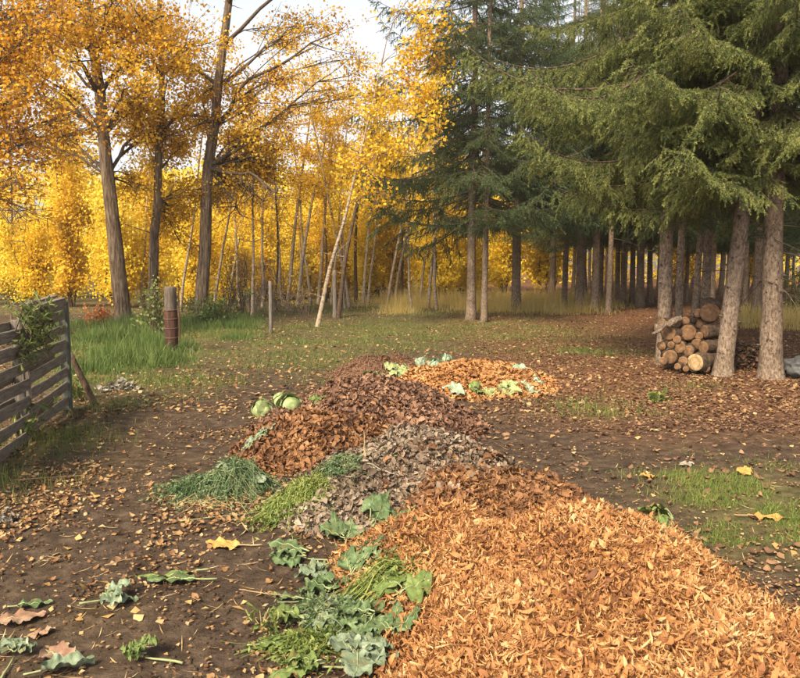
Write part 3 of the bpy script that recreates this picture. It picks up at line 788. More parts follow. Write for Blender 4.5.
# big cottonwoods on the left
b = G(125, 327); D = b[1]
broadleaf('cottonwood_tree', 'thick furrowed cottonwood trunk leaning left above tall grass, orange leaves', 'tree', b,
    [(0, 0, -0.15)] + rel(b, [(116, 250, D), (107, 180, D), (97, 100, D), (84, 10, D), (70, -120, D + .5), (62, -260, D + 1)]), 0.205,
    clump_px(b, [(60, 40, D - 1, 62, 1.3), (135, 60, D - .5, 48, 1.2), (20, 90, D, 60, 1.0), (95, 10, D + 1, 60, 1.2), (150, 130, D + 1, 38, .7), (55, 140, D + 1, 38, .3), (170, 20, D, 50, 1.0), (25, -10, D - 1, 70, 1.2), (120, -60, D, 80, 1.0), (40, -90, D, 80, .8), (138, 195, D + 1, 28, .3), (150, 90, D + 1.5, 45, .8), (85, -180, D, 90, .9)]),
    25000, 0.076, M['cottonwood_leaf'], M['bark_cottonwood'], 31, mtwig=M['twig'], limb_r=.06, subs=12, spread=.11, bare=10)
b = G(151, 322); D = b[1]
broadleaf('cottonwood_tree', 'straight cottonwood trunk half behind the leaning one', 'tree', b,
    [(0, 0, -0.15)] + rel(b, [(153, 250, D), (158, 180, D), (162, 100, D), (160, 0, D), (162, -160, D)]), 0.145,
    clump_px(b, [(185, 110, D, 50, 1.0), (160, 150, D + 1, 36, .8), (180, 190, D + 1, 30, .5), (130, 110, D + 1.5, 45, .7), (190, 40, D, 60, 1.0), (172, 215, D + 1, 30, .5), (180, 240, D + 1, 30, .3), (165, -60, D, 80, .8), (130, 20, D + 1, 60, .8)]),
    14000, 0.076, M['cottonwood_leaf'], M['bark_cottonwood'], 32, mtwig=M['twig'], limb_r=.05, subs=11, spread=.11, bare=8)
b = G(199, 320); D = b[1]
broadleaf('cottonwood_tree', 'tall cottonwood trunk leaning right with one long arching limb at the top', 'tree', b,
    [(0, 0, -0.15)] + rel(b, [(205, 240, D), (208, 170, D), (216, 100, D), (224, 30, D), (232, -30, D), (245, -200, D), (250, -300, D)]), 0.185,
    clump_px(b, [(330, 40, D - .5, 38, .55), (300, 20, D, 30, .35), (262, 120, D, 48, .9), (255, 160, D + 1, 38, .7), (178, 115, D + 1, 40, .7), (272, 170, D + 1, 36, .5), (185, 65, D + 1, 40, .7), (355, 75, D, 32, .4), (228, 190, D + 1.5, 32, .3), (255, 95, D + 1, 36, .6), (240, 215, D, 40, 0), (285, 190, D - 1, 42, 0), (262, 195, D, 40, .15), (200, -50, D, 70, .8), (290, -70, D, 70, .6), (235, -150, D, 90, .8)]),
    17000, 0.076, M['cottonwood_leaf'], M['bark_cottonwood'], 33, mtwig=M['twig'], limb_r=.065, subs=12, spread=.11, bare=14)
# nearer tree whose trunk stands past the pallet fence, limbs reach over the grass
b = at_depth(-70, 330, 15.5); b[2] = float(ground_z(b[0], b[1])); D = 15.5
broadleaf('cottonwood_tree', 'cottonwood standing beyond the pallet fence, orange leaves coloured dark as if shaded and drooping bare twigs', 'tree', b,
    [(0, 0, -0.15)] + rel(b, [(-68, 240, D), (-62, 140, D), (-58, 40, D), (-60, -100, D), (-60, -260, D)]), 0.25,
    clump_px(b, [(15, 60, D, 55, 1.2), (50, 100, D, 48, 1.0), (15, 140, D - .5, 45, .6), (20, 190, D - .5, 36, .25), (15, 215, D - 1, 34, 0), (25, 225, D - .5, 34, 0), (60, 30, D + .5, 50, .8), (75, 120, D, 36, .5), (-30, 20, D, 80, 1.0), (-40, 120, D, 70, .8), (-90, -50, D, 100, 1.0), (10, -60, D, 80, .8), (-110, 120, D, 80, .8)]),
    15000, 0.074, M['shaded_orange_leaf'], M['bark_cottonwood'], 34, mtwig=M['twig'], limb_r=.045, subs=13, spread=.11)

# aspens at the back of the clearing
def aspen(label, pts, r0px, clumps, leaves, seed, mat='aspen_leaf', group=None, bark='bark_aspen'):
    b = G(*pts[0]); D = b[1]
    return broadleaf('aspen_tree', label, 'tree', b, [(0, 0, -0.1)] + rel(b, [(x, y, D) for x, y in pts[1:]]), r0px / FPX * D / 2,
        clump_px(b, [(x, y, D + dd, rp, w) for x, y, dd, rp, w in clumps]), leaves, 0.085, M[mat], M[bark], seed, group=group, r1=.012, flare=.2, limb_r=.018, subs=9, spread=.12, sides=10, rough=.03, bare=7, mtwig=M['twig_pale'])
aspen('pale aspen trunk leaning right, forked low, in front of the yellow thicket', [(317, 327), (330, 270), (345, 225), (354, 185), (365, 140), (376, 95), (382, 65)], 4.8,
      [(430, 90, 0, 26, 1), (425, 45, 0, 28, 1), (400, 140, 0, 30, 1), (445, 20, -.5, 26, .8), (380, 110, .5, 32, .8), (355, 160, 0, 28, .8), (440, 115, -1, 20, .5), (375, 190, 0, 30, .5), (430, -30, 0, 40, .7), (412, 70, .8, 30, .5), (455, 60, .3, 26, .4), (395, 100, -.5, 34, .6)], 4200, 41)
aspen('white aspen stem with straight bare lower trunk, paired with a curving one', [(287, 306), (293, 250), (299, 190), (308, 130), (314, 70)], 4.5,
      [(312, 150, 0, 28, 1), (320, 110, 0, 28, .8), (300, 180, 0, 26, .8), (325, 70, 0, 22, .3), (312, 85, 0, 26, .4)], 2600, 42)
aspen('white curving aspen stem beside the straight one', [(297, 306), (303, 260), (312, 205), (325, 150), (332, 80)], 4.5,
      [(335, 130, 0, 28, 1), (345, 165, 0, 26, .9), (325, 180, 0, 26, .8), (348, 95, 0, 20, .3)], 2600, 43)
aspen('slim grey aspen stem between the curving one and the leaning one', [(318, 305), (322, 240), (327, 170), (338, 95)], 4,
      [(330, 160, 0, 30, 1), (345, 120, 0, 28, .6), (318, 190, 0, 26, .7)], 2400, 44)
aspen('dark aspen trunk crossing behind the leaning pale one', [(338, 318), (345, 260), (358, 200), (372, 150), (381, 75)], 5,
      [(375, 140, 0, 32, 1), (395, 165, 0, 30, 1), (355, 185, 0, 28, .8), (385, 95, 0, 22, .4)], 3200, 45, bark='bark_dark')
aspen('straight dark aspen trunk beside the open-crowned spruce', [(374, 300), (376, 230), (379, 150), (381, 95)], 5,
      [(380, 180, 1, 34, 1), (400, 200, 1, 32, 1), (360, 150, 1, 30, .7), (385, 120, 1, 26, .5)], 3200, 46, 'yellow_leaf', bark='bark_dark')
aspen('grey aspen trunk far back near the thin posts', [(356, 303), (357, 240), (361, 170), (366, 100)], 4, [(360, 180, 1, 34, 1), (350, 220, 1, 30, 1)], 2200, 47, 'yellow_leaf', bark='bark_dark')
aspen('thin pale aspen stem standing in the bare brown brush', [(252, 318), (253, 260), (252, 190), (256, 120)], 3.2, [(255, 170, 1, 30, 1), (245, 140, 1, 28, 1)], 1800, 48)
aspen('thin aspen stem tilting right behind the tall cottonwood', [(212, 312), (222, 255), (231, 200), (240, 130)], 3.2, [(235, 175, 1, 30, 1), (245, 140, 1, 28, 1)], 1800, 49)
aspen('grey aspen trunk in the yellow grass left of the open-crowned spruce', [(448, 292), (448, 230), (447, 160), (446, 60)], 6, [(440, 200, 1, 34, 1), (455, 170, 1, 34, 1), (430, 150, 1, 30, 1), (450, 110, 1, 34, .7)], 3000, 50, 'yellow_leaf', bark='bark_dark')
aspen('second grey aspen trunk in the yellow grass, nearer the spruce', [(458, 291), (458, 230), (459, 160), (461, 60)], 4.5, [(470, 210, 1, 34, 1), (460, 160, 1, 34, 1)], 2400, 51, 'yellow_leaf', bark='bark_dark')

g = np.random.default_rng(1100)
stem_protos = []
for v_ in range(4):
    n = 9; q = np.linspace(0, 1, n); H = [8.5, 7.5, 9, 8][v_]; ln = [.9, -.5, 1.6, .2][v_]
    P = np.stack([ln * q ** 1.3 + np.cumsum(g.normal(0, .05, n)), np.cumsum(g.normal(0, .05, n)), q * H - .1], -1); P[0, :2] = 0
    tw = Acc(); LP = []
    for _ in range(26):
        i = g.integers(3, n); d = g.normal(size=3); d[2] = abs(d[2]) * .7; d *= g.uniform(.5, 1.4) / np.linalg.norm(d); t = np.linspace(0, 1, 5)[:, None]
        sp = P[i] + d * t + np.vstack([[0, 0, 0], np.cumsum(g.normal(0, .04, (4, 3)), 0)]); tube(tw, sp, np.linspace(.012, .003, 5), 3, False); LP.append(sp)
    nl = 1300; pos = np.array([LP[i][g.integers(1, 5)] for i in g.integers(0, len(LP), nl)]) + g.normal(0, .12, (nl, 3))
    lv = Acc(); scatter(lv, *LEAF_LO[0], pos, rand_rot(nl, g), .085 * g.uniform(.7, 1.3, nl))
    stem_protos.append((trunk_mesh('stem_trunk', P, .06, .012, M['bark_aspen' if v_ < 3 else 'bark_dark'], 8, 20, .25, .03, v_), tw.mesh('stem_twigs', M['twig_pale']), lv.mesh('stem_crown', M['aspen_leaf'])))
for i in range(26):
    px = [228, 240, 262, 276, 283, 304, 311, 326, 331, 343, 350, 363, 368, 387, 394, 402, 412, 420, 428, 437, 20, 45, 62, 140, 180, 345][i]; d = g.uniform(25.5, 33)
    x = (px - 400) / FPX * d; rz = g.choice([0, 0, 0, math.pi]) + g.uniform(-.6, .6); k = g.uniform(.75, 1.15); v_ = g.integers(0, 4)
    root = empty('aspen_tree', (x, d, float(ground_z(x, d))), 'thin aspen stem with sparse yellow leaves at the edge of the autumn wood', 'tree', 'thin aspens at the edge of the autumn wood')
    for nm, me in zip(('trunk', 'twigs', 'crown'), stem_protos[v_]):
        o = link(nm, me, root, rot=(0, 0, rz), scale=(k, k, k))
        if nm == 'twigs': tag(o, kind='stuff')

# yellow wood behind: shared shapes, single trees
bush_protos = []
for v_ in range(5):
    g = np.random.default_rng(1200 + v_)
    H = [5.0, 6.5, 4.2, 7.5, 5.5][v_]
    lim = Acc(); LP = []
    nst = [7, 5, 9, 4, 6][v_]
    for s_ in range(nst):
        az = g.uniform(0, 6.28); out_ = g.uniform(0.3, 1.5); hh = H * g.uniform(0.7, 1.0)
        k = 10; t = np.linspace(0, 1, k)[:, None]
        e = np.array([math.cos(az) * out_, math.sin(az) * out_, hh])
        P = np.array([math.cos(az) * .15, math.sin(az) * .15, -.1]) * (1 - t) + e * t + np.vstack([[0, 0, 0], np.cumsum(g.normal(0, .06, (k - 1, 3)), 0)])
        tube(lim, P, np.linspace(.05, .008, k), 5, False)
        for _ in range(16):
            i = g.integers(2, k); v3 = g.normal(size=3); v3 *= g.uniform(.5, 1.15) / np.linalg.norm(v3); v3[2] = v3[2] * .6 + .2
            tt = np.linspace(0, 1, 5)[:, None]; sp = P[i] + v3 * tt + np.array([0, 0, -.2]) * tt ** 2
            tube(lim, sp, np.linspace(.012, .003, 5), 3, False); LP.append(sp[1:])
    nl = 8500; pick = g.integers(0, len(LP), nl)
    pos = np.array([LP[i][g.integers(0, len(LP[i]))] for i in pick]) + g.normal(0, .2, (nl, 3)); pos[:, 2] = np.abs(pos[:, 2]) 
    a = Acc(); sc = .125 * g.uniform(.7, 1.3, nl); rot = rand_rot(nl, g); w_ = g.integers(0, 2, nl)
    for t_ in range(2): scatter(a, *LEAF_LO[t_], pos[w_ == t_], rot[w_ == t_], sc[w_ == t_])
    bush_protos.append((lim.mesh('stems', M['twig']), [a.mesh('crown', M['yellow_leaf']), None]))
    bush_protos[-1][1][1] = bush_protos[-1][1][0].copy(); bush_protos[-1][1][1].materials[0] = M['gold_leaf']
g = np.random.default_rng(88)
BG = []
for i in range(15): BG.append((-30 + i * 36 + g.uniform(-9, 9), g.uniform(27, 31), g.uniform(.6, .85)))
for i in range(16): BG.append((-50 + i * 40 + g.uniform(-12, 12), g.uniform(34, 40), g.uniform(.85, 1.1)))
for i in range(14): BG.append((-60 + i * 62 + g.uniform(-12, 12), g.uniform(45, 54), g.uniform(1.2, 1.6)))
for i, (px, d, k) in enumerate(BG):
    if 225 < px < 560 and d < 32.5: d += 5
    if px > 560: k *= 0.7
    x = (px - 400) / FPX * d; v_ = g.integers(0, 5)
    c_ = 1 if g.random() < .25 else 0
    root = empty('autumn_tree', (x, d, float(ground_z(x, d))), ['bright yellow bushy tree in the autumn wood behind the clearing', 'deep golden bushy tree in the autumn wood behind the clearing'][c_], 'tree', ['yellow trees of the autumn wood', 'golden trees of the autumn wood'][c_])
    rz = g.uniform(0, 6.28)
    link('stems', bush_protos[v_][0], root, rot=(0, 0, rz), scale=(k, k, k)); link('crown', bush_protos[v_][1][c_], root, rot=(0, 0, rz), scale=(k, k, k))
# far wood as one mass
g = np.random.default_rng(89); nl = 42000
x = g.uniform(-75, 45, nl); y = g.uniform(60, 82, nl); top = 7 + 7 * fbm(x * .12, y * .05, 3); z = g.random(nl) ** .8 * top
a = Acc(); scatter(a, *LEAF_LO[0], np.column_stack([x, y, z]), rand_rot(nl, g), .42 * g.uniform(.7, 1.3, nl))
tag(link('far_wood', a.mesh('far_wood', M['yellow_leaf'])), 'far mass of yellow autumn wood closing the view behind the trees', 'wood', kind='stuff')

# bare brown brush and a small red shrub
def brush(label, cat, px, py, h, n, spread, seed, mat, leaves=0, mleaf=None, name='bare_shrub'):
    g = np.random.default_rng(seed); b = G(px, py); root = empty(name, b, label, cat); a = Acc(); LP = []
    for _ in range(n):
        az = g.uniform(0, 6.28); l = h * g.uniform(.6, 1.1); k = 7; t = np.linspace(0, 1, k)[:, None]
        e = np.array([math.cos(az) * spread * g.random(), math.sin(az) * spread * .6 * g.random(), l])
        P = np.array([math.cos(az) * .3 * spread, math.sin(az) * .2 * spread, -.05]) * (1 - t) + e * t + np.vstack([[0, 0, 0], np.cumsum(g.normal(0, .05 * h, (k - 1, 3)), 0)])
        tube(a, P, np.linspace(.014, .003, k), 4, False); LP.append(P[2:])
        for _ in range(5):
            i = g.integers(2, k); v3 = g.normal(size=3) * .3 * h * .5; v3[2] = abs(v3[2]); tt = np.linspace(0, 1, 4)[:, None]
            tube(a, P[i] + v3 * tt + np.array([0, 0, -.1]) * tt ** 2, np.linspace(.006, .002, 4), 3, False); LP.append(P[i] + v3 * tt)
    tag(link('twigs', a.mesh('twigs', mat), root), kind='stuff')
    if leaves:
        pos = np.array([LP[i][g.integers(0, len(LP[i]))] for i in g.integers(0, len(LP), leaves)]) + g.normal(0, .07, (leaves, 3))
        pos[:, 2] = np.maximum(pos[:, 2], .02)
        q = Acc(); scatter(q, *LEAF_HI[0], pos, rand_rot(leaves, g), .07 * g.uniform(.6, 1.3, leaves)); link('leaves', q.mesh('leaves', mleaf), root)
    return root
brush('bare brown brush behind the thin grey fence post', 'shrub', 262, 312, 2.3, 34, 1.5, 61, M['twig_pale'])
brush('bare twiggy shrub between the tall cottonwood and the thin aspen stem', 'shrub', 236, 316, 2.0, 30, 1.2, 62, M['twig'], 250, M['gold_leaf'])
brush('bare branches tangled under the white aspen stems', 'shrub', 300, 314, 1.3, 22, 1.4, 63, M['twig_pale'], 160, M['gold_leaf'])
brush('low red-leaved shrub at the foot of the leaning cottonwood', 'shrub', 100, 326, .55, 16, .6, 64, M['twig'], 420, M['red_leaf'], 'red_shrub')
brush('small yellow-green shrub between the cottonwoods and the rusty post', 'shrub', 158, 335, .95, 18, .5, 65, M['twig'], 600, M['greens_lime'], 'green_shrub')
brush('low green weeds at the foot of the tall cottonwood', 'shrub', 216, 325, .8, 18, .8, 66, M['twig'], 900, M['grass_lush'], 'green_shrub')
brush('leafy green bush at the dark wood edge past the boulder', 'shrub', 800, 318, 1.6, 24, 1.0, 67, M['twig'], 1100, M['grass'], 'green_shrub')

# ------------------------------------------------------------------ grass
def grass_patch(name, label, mat, n, sampler, hmin, hmax, width, seed, bend=.5):
    g = np.random.default_rng(seed)
    q = sampler(n, g); x, y = q[0], q[1]; n = len(x); hk = q[2] if len(q) > 2 else 1.0
    z = ground_z(x, y) - .005
    h = hk * g.uniform(hmin, hmax, n) * (0.6 + .8 * fbm(x * 1.5, y * 1.5, 2)); az = g.uniform(0, 6.28, n); bd = g.random(n) * bend
    d = np.stack([np.cos(az), np.sin(az), 0 * az], -1); s = np.stack([-np.sin(az), np.cos(az), 0 * az], -1)
    ca = g.uniform(0, 6.28, n); s = np.stack([np.cos(ca), np.sin(ca), 0 * ca], -1)
    b = np.stack([x, y, z], -1); w = (width * g.uniform(.6, 1.3, n))[:, None]
    m = b + d * (h * bd * .35)[:, None] + np.array([0, 0, 1]) * (h * (.6 - .15 * bd))[:, None]
    t = b + d * (h * bd)[:, None] + np.array([0, 0, 1]) * (h * (1 - .45 * bd * bd * 1.6).clip(.12))[:, None]
    V = np.stack([b - s * w / 2, b + s * w / 2, m + s * w * .35, m - s * w * .35, t], 1).reshape(-1, 3)
    o = (np.arange(n) * 5)[:, None]
    a = Acc(); a.add(V, [np.array([[0, 1, 2, 3]]) + o, np.array([[3, 2, 4]]) + o])
    return tag(link(name, a.mesh(name, mat)), label, 'grass', kind='stuff')
def samp_density(x0, x1, y0, y1, gain=1.0, patch=1.2):
    def f(n, g):
        # sample by depth so that near ground is covered more densely
        y = np.exp(g.uniform(math.log(y0), math.log(y1), n * 6)); x = g.uniform(x0, x1, n * 6) 
        x = x * np.clip(y / y1, .25, 1) if False else x
        dn = grass_density(x, y) * np.clip((fbm(x * patch, y * patch, 4) - .34) * 4, 0, 1.2)
        h, _, _ = heaps_max(x, y)
        ok = (g.random(n * 6) < dn * gain) & (h < 0)
        return x[ok][:n], y[ok][:n]
    return f
def samp_box(px0, px1, y0, y1, thr=.3):
    def f(n, g):
        y = g.uniform(y0, y1, n * 2); x = (g.uniform(px0, px1, n * 2) - 400) / FPX * y
        ok = fbm(x * .8, y * .8, 3) > thr
        return x[ok][:n], y[ok][:n]
    return f
grass_patch('short_grass', 'short worn grass mixed with fallen leaves across the clearing', M['grass'], 42000, samp_density(-7, 6.5, 10, 32), .04, .11, .008, 71, 1.4)
grass_patch('short_grass', 'green grass tuft patch on bare soil opposite the orange mulch heap', M['grass_bright'], 13000, samp_density(1.2, 4.2, 4.2, 7.2, 1.4, 3.2), .025, .075, .004, 72, 1.6)
grass_patch('short_grass', 'sparse grass growing at the foot of the pallet fence', M['grass'], 7000, samp_density(-5, -2.0, 4.5, 10.5), .05, .16, .005, 73, .9)
grass_patch('short_grass', 'small grass tufts on the leafy ground before the log pile', M['grass'], 6000, samp_density(1.0, 5.0, 7.5, 14, 1.2, 2.0), .04, .12, .006, 74, .9)
def samp_ragged(px0, px1, y0, y1, edge, thr, soft=30):
    def f(n, g):
        y = g.uniform(y0, y1, n * 3); px = g.uniform(px0, px1, n * 3); x = (px - 400) / FPX * y
        nz = fbm(x * .9 + 31, y * .9, 4)
        dn = np.clip((y - y0) / edge - 1.6 * (1 - nz) + .9, 0, 1) * np.clip((y1 - y) / edge, 0, 1) * np.clip((px - px0) / soft, 0, 1) * np.clip((px1 - px) / soft, 0, 1) * np.clip((nz - thr) * 5, 0, 1)
        ok = g.random(n * 3) < dn
        return x[ok][:n], y[ok][:n], (.3 + .7 * dn[ok][:n]) * (.6 + .8 * fbm(x[ok][:n] * 3, y[ok][:n] * 3, 2))
    return f
grass_patch('tall_grass', 'lush tall green grass between the pallet fence and cottonwoods', M['grass_lush'], 22000, samp_ragged(30, 205, 10.8, 22, 3.5, .3, 60), .14, .46, .010, 75, .95)
grass_patch('tall_grass', 'tall green weeds round the foot of the tall cottonwood', M['grass_lush'], 7000, samp_ragged(160, 270, 15.5, 24, 3.0, .3), .10, .34, .011, 76, .9)
grass_patch('dry_grass', 'tall yellow dry grass at the back edge of the clearing', M['grass_dry'], 24000, samp_ragged(340, 640, 24, 40, 5.0, .25, 60), .16, .85, .010, 77, 1.2)
grass_patch('dry_grass', 'yellowed grass under the trees behind the boulder', M['grass_dry'], 5000, samp_ragged(715, 850, 18, 28, 3, .3), .2, .6, .012, 78, .8)

# ------------------------------------------------------------------ fallen leaves
def leaf_fine(w, curl, seed):
    g = np.random.default_rng(seed); n = 6; V = []
    for i in range(n):
        t = i / (n - 1); ww = w * .5 * math.sin(math.pi * min(.97, max(.04, t ** .8))) ** .75 * g.uniform(.8, 1.15)
        z = curl * (t - .5) ** 2 * 1.6 + g.normal(0, .025)
        V += [(t - .5, ww, z + curl * .5 * g.uniform(.3, 1.2) * ww / w), (t - .5, 0, z - .03), (t - .5, -ww * g.uniform(.8, 1.15), z + curl * .6 * g.uniform(0, 1.2) * ww / w)]
    F = [[3 * i + j, 3 * i + 3 + j, 3 * i + 4 + j, 3 * i + 1 + j] for i in range(n - 1) for j in (0, 1)]
    return np.array(V), [np.array(F)]
LIT_NEAR = [leaf_fine(.6, .5, 1), leaf_fine(.75, -.4, 2), leaf_fine(.5, .9, 3), leaf_fine(.7, .25, 4), leaf_fine(.42, -.7, 5), leaf_fine(.65, .7, 6)]
LIT_FAR = [leaf_lo(.7, .12), leaf_lo(.85, .2), leaf_lo(.55, .08), leaf_lo(.9, -.15)]
def leaf_spread(n, g, x_of, y0, y1, dens, size, mat, name, label, group_singles=0, single_label=None, grp=None):
    LIT = LIT_NEAR if group_singles else LIT_FAR
    y = np.exp(g.uniform(math.log(y0), math.log(y1), n * 4)); x = x_of(y, n * 4, g)
    h, _, _ = heaps_max(x, y)
    ok = (g.random(n * 4) < dens(x, y)) & (h < .02)
    x, y = x[ok][:n], y[ok][:n]; n = len(x)
    nrm = surf_normal(x, y); pos = np.column_stack([x, y, surf_z(x, y)]) + nrm * (.006 + .012 * g.random(n))[:, None]
    rot = rand_rot(n, g, .28, nrm); sc = size * g.uniform(.55, 1.4, n); which = g.integers(0, len(LIT), n)
    vis = np.abs(x) < y * .53
    order = [i for i in np.argsort(y / sc) if vis[i] and y[i] > 2.75][:group_singles]
    sg = np.zeros(n, bool); sg[order] = True
    a = Acc()
    for t, (tv, tf) in enumerate(LIT):
        s_ = (which == t) & ~sg
        if s_.any(): scatter(a, tv, tf, pos[s_], rot[s_], sc[s_])
    tag(link(name, a.mesh(name, mat)), label, 'leaves', kind='stuff')
    if group_singles:
        ms = []
        for tv, tf in LIT:
            q = Acc(); q.add(tv, tf); ms.append(q.mesh('fallen_leaf', mat))
        for i in order:
            o = link('fallen_leaf', ms[which[i]], None, tuple(pos[i]), Matrix(rot[i].tolist()).to_euler(), (sc[i],) * 3)
            tag(o, single_label, 'leaf', grp)
g = np.random.default_rng(91)
def fan(y, n, g): return g.uniform(-.62, .62, n) * y
def fan_left(y, n, g): return g.uniform(-.62, -.02, n) * y
def fan_right(y, n, g): return g.uniform(.02, .68, n) * y
leaf_spread(4200, g, fan_left, 2.3, 8, lambda x, y: (.05 + np.clip((fbm(x * 1.6 + 5, y * 1.6, 4) - .45) * 5, 0, 1.0)) * np.clip((y - 3.7) / 1.3, .12, 1), .038, M['litter'], 'leaf_litter', 'scattered tan and orange leaves on the dark soil by the vegetable scraps', 190, 'small dry orange-tan leaf lying on the dark soil beside the compost row', 'fallen leaves on the soil by the fence')
leaf_spread(1100, g, fan_right, 3.0, 8, lambda x, y: .12 + .9 * np.clip(fbm(x * 1.5 + 15, y * 1.5, 3) - .36, 0, .6), .05, M['litter_red'], 'leaf_litter', 'scattered brown leaves around the grass patch opposite the mulch heap', 60, 'small brown leaf lying around the grass patch opposite the mulch heap', 'fallen leaves on the soil by the grass patch')
leaf_spread(15000, g, fan, 8, 32, lambda x, y: .3 + .9 * np.clip(fbm(x * .7 + 5, y * .7, 3) - .3, 0, .6), .06, M['litter'], 'leaf_litter', 'thin carpet of fallen leaves over the clearing', 0)
leaf_spread(34000, g, fan_right, 7, 30, lambda x, y: needle_zone(x, y) * (.35 + .9 * np.clip(fbm(x * .9, y * .9, 3) - .3, 0, .6)), .04, M['litter_red'], 'leaf_litter', 'rust-brown leaf and needle litter under the spruces', 0)
leaf_spread(9000, g, fan, 2.4, 9, lambda x, y: .1 + 1.1 * np.clip(fbm(x * 1.7 + 25, y * 1.7, 3) - .36, 0, .6), .02, M['litter'], 'leaf_litter', 'fine crumbled leaf bits over the dark soil', 0)
leaf_spread(420, g, fan, 3.2, 16, lambda x, y: .5 + 0 * x, .05, M['litter_yellow'], 'leaf_litter', 'sparse pale yellow leaves dotted over the ground', 0)
# soil crumbs
nl = 9000; y = np.exp(g.uniform(math.log(2.2), math.log(9), nl)); x = g.uniform(-.6, .6, nl) * y
cv = np.array([(1, 0, 0), (-1, 0, 0), (0, 1, 0), (0, -1, 0), (0, 0, .8), (0, 0, -.8)]) * .5
cf = [np.array([[0, 2, 4], [2, 1, 4], [1, 3, 4], [3, 0, 4], [2, 0, 5], [1, 2, 5], [3, 1, 5], [0, 3, 5]])]
a = Acc(); scatter(a, cv, cf, np.column_stack([x, y, ground_z(x, y)]), rand_rot(nl, g), .028 * g.random(nl) ** 2.2 + .006)
tag(link('soil_crumbs', a.mesh('soil_crumbs', M['soil'])), 'loose dark soil crumbs on the bare ground', 'soil', kind='stuff')
# straw and thin twigs lying about
nl = 700; y = np.exp(g.uniform(math.log(2.6), math.log(9), nl)); x = g.uniform(-.6, .6, nl) * y
a = Acc(); nrm = surf_normal(x, y); tv, tf = chip_tpl(g0, .5, .035, 5, .3)
scatter(a, tv, tf, np.column_stack([x, y, surf_z(x, y) + .006]), rand_rot(nl, g, .12, nrm), .10 * g.uniform(.4, 1.5, nl))
tag(link('straw', a.mesh('straw', M['straw'])), 'thin straw and dry stems scattered on the soil', 'straw', kind='stuff')

# ------------------------------------------------------------------ pallet fence
def box_mesh(name, sx, sy, sz, mat, g, jit=.0025, bev=.004):
    """a plank: bevelled box with uneven ends"""
    import bmesh
    bm = bmesh.new(); bmesh.ops.create_cube(bm, size=1)
    bmesh.ops.scale(bm, vec=(sx, sy, sz), verts=bm.verts)
    bmesh.ops.subdivide_edges(bm, edges=[e for e in bm.edges if abs((e.verts[0].co - e.verts[1].co).normalized()[int(np.argmax([sx, sy, sz]))]) > .9], cuts=4)
    for v in bm.verts: v.co += Vector(g.normal(0, jit, 3))
    bmesh.ops.bevel(bm, geom=list(bm.edges), offset=bev, segments=1, affect='EDGES')
    m = bpy.data.meshes.new(name); bm.to_mesh(m); bm.free(); m.materials.append(mat); return m
g = np.random.default_rng(301)
FE = G(66, 411); FN = G(-75, 520)              # far end and near end of the fence line on the ground
fdir = (FN - FE); fdir[2] = 0; flen = np.linalg.norm(fdir); fdir /= flen
fang = math.atan2(fdir[1], fdir[0])
fence = empty('pallet_fence', FE, 'weathered grey pallet fence with gaps, vine climbing over its top', 'fence')
fence.rotation_euler = (0, 0, fang)            # local x runs from the far end towards the camera
FH = 1.10
sec = [(.05, 1.40), (1.46, 2.75), (2.8, 3.6)]
for si, (a0, a1) in enumerate(sec):
    for k in range(7):
        L = a1 - a0; hz = .125 + (k * .156) + [0, -.05, -.02][si]
        w = .102 + g.uniform(-.008, .008)
        o = link('slat', box_mesh('slat', L, .02, w, M['weathered'], g), fence, ((a0 + a1) / 2, .034 + g.uniform(-.004, .004), hz), (g.uniform(-.03, .03), R([.8, -.6, 0][si]) + g.uniform(-.015, .015), 0))
    for xx in ((a0 + .05, a1 - .05) if si else (a1 - .05,)):
        link('stringer', box_mesh('stringer', .04, .09, 1.12, M['weathered_v'], g), fence, (xx, -.026, .56))
    for k in range(5):
        link('back_slat', box_mesh('back_slat', a1 - a0, .02, .095, M['weathered'], g), fence, ((a0 + a1) / 2, -.086, .14 + k * .23))
link('post', box_mesh('post', .085, .09, 1.28, M['post_green'], g), fence, (-.008, .02, .57))
for k in range(2):
    link('cap_board', box_mesh('cap_board', 1.1, .085, .022, M['weathered'], g), fence, (.56 + .06 * k, .02 - .075 * k, 1.235 + .024 * k), (0, R(1.5), 0))
link('top_board', box_mesh('top_board', 1.2, .02, .09, M['weathered'], g), fence, (.66, .058, 1.17), (0, R(2), 0))

# brace pole leaning on the fence post
p0 = at_depth(68, 350, 8.5); p1 = G(96, 405); p1[2] -= .04
a = Acc(); t = np.linspace(0, 1, 8)[:, None]
tube(a, (p0 * (1 - t) + p1 * t) - p1 + np.vstack([[0, 0, 0], g.normal(0, .006, (6, 3)), [0, 0, 0]]), np.linspace(.03, .042, 8), 9, True, .05, 3)
br = tag(link('brace_pole', a.mesh('brace_pole', M['bark_dark'], True), None, tuple(p1)), 'dark wooden brace pole leaning against the end of the pallet fence', 'pole')

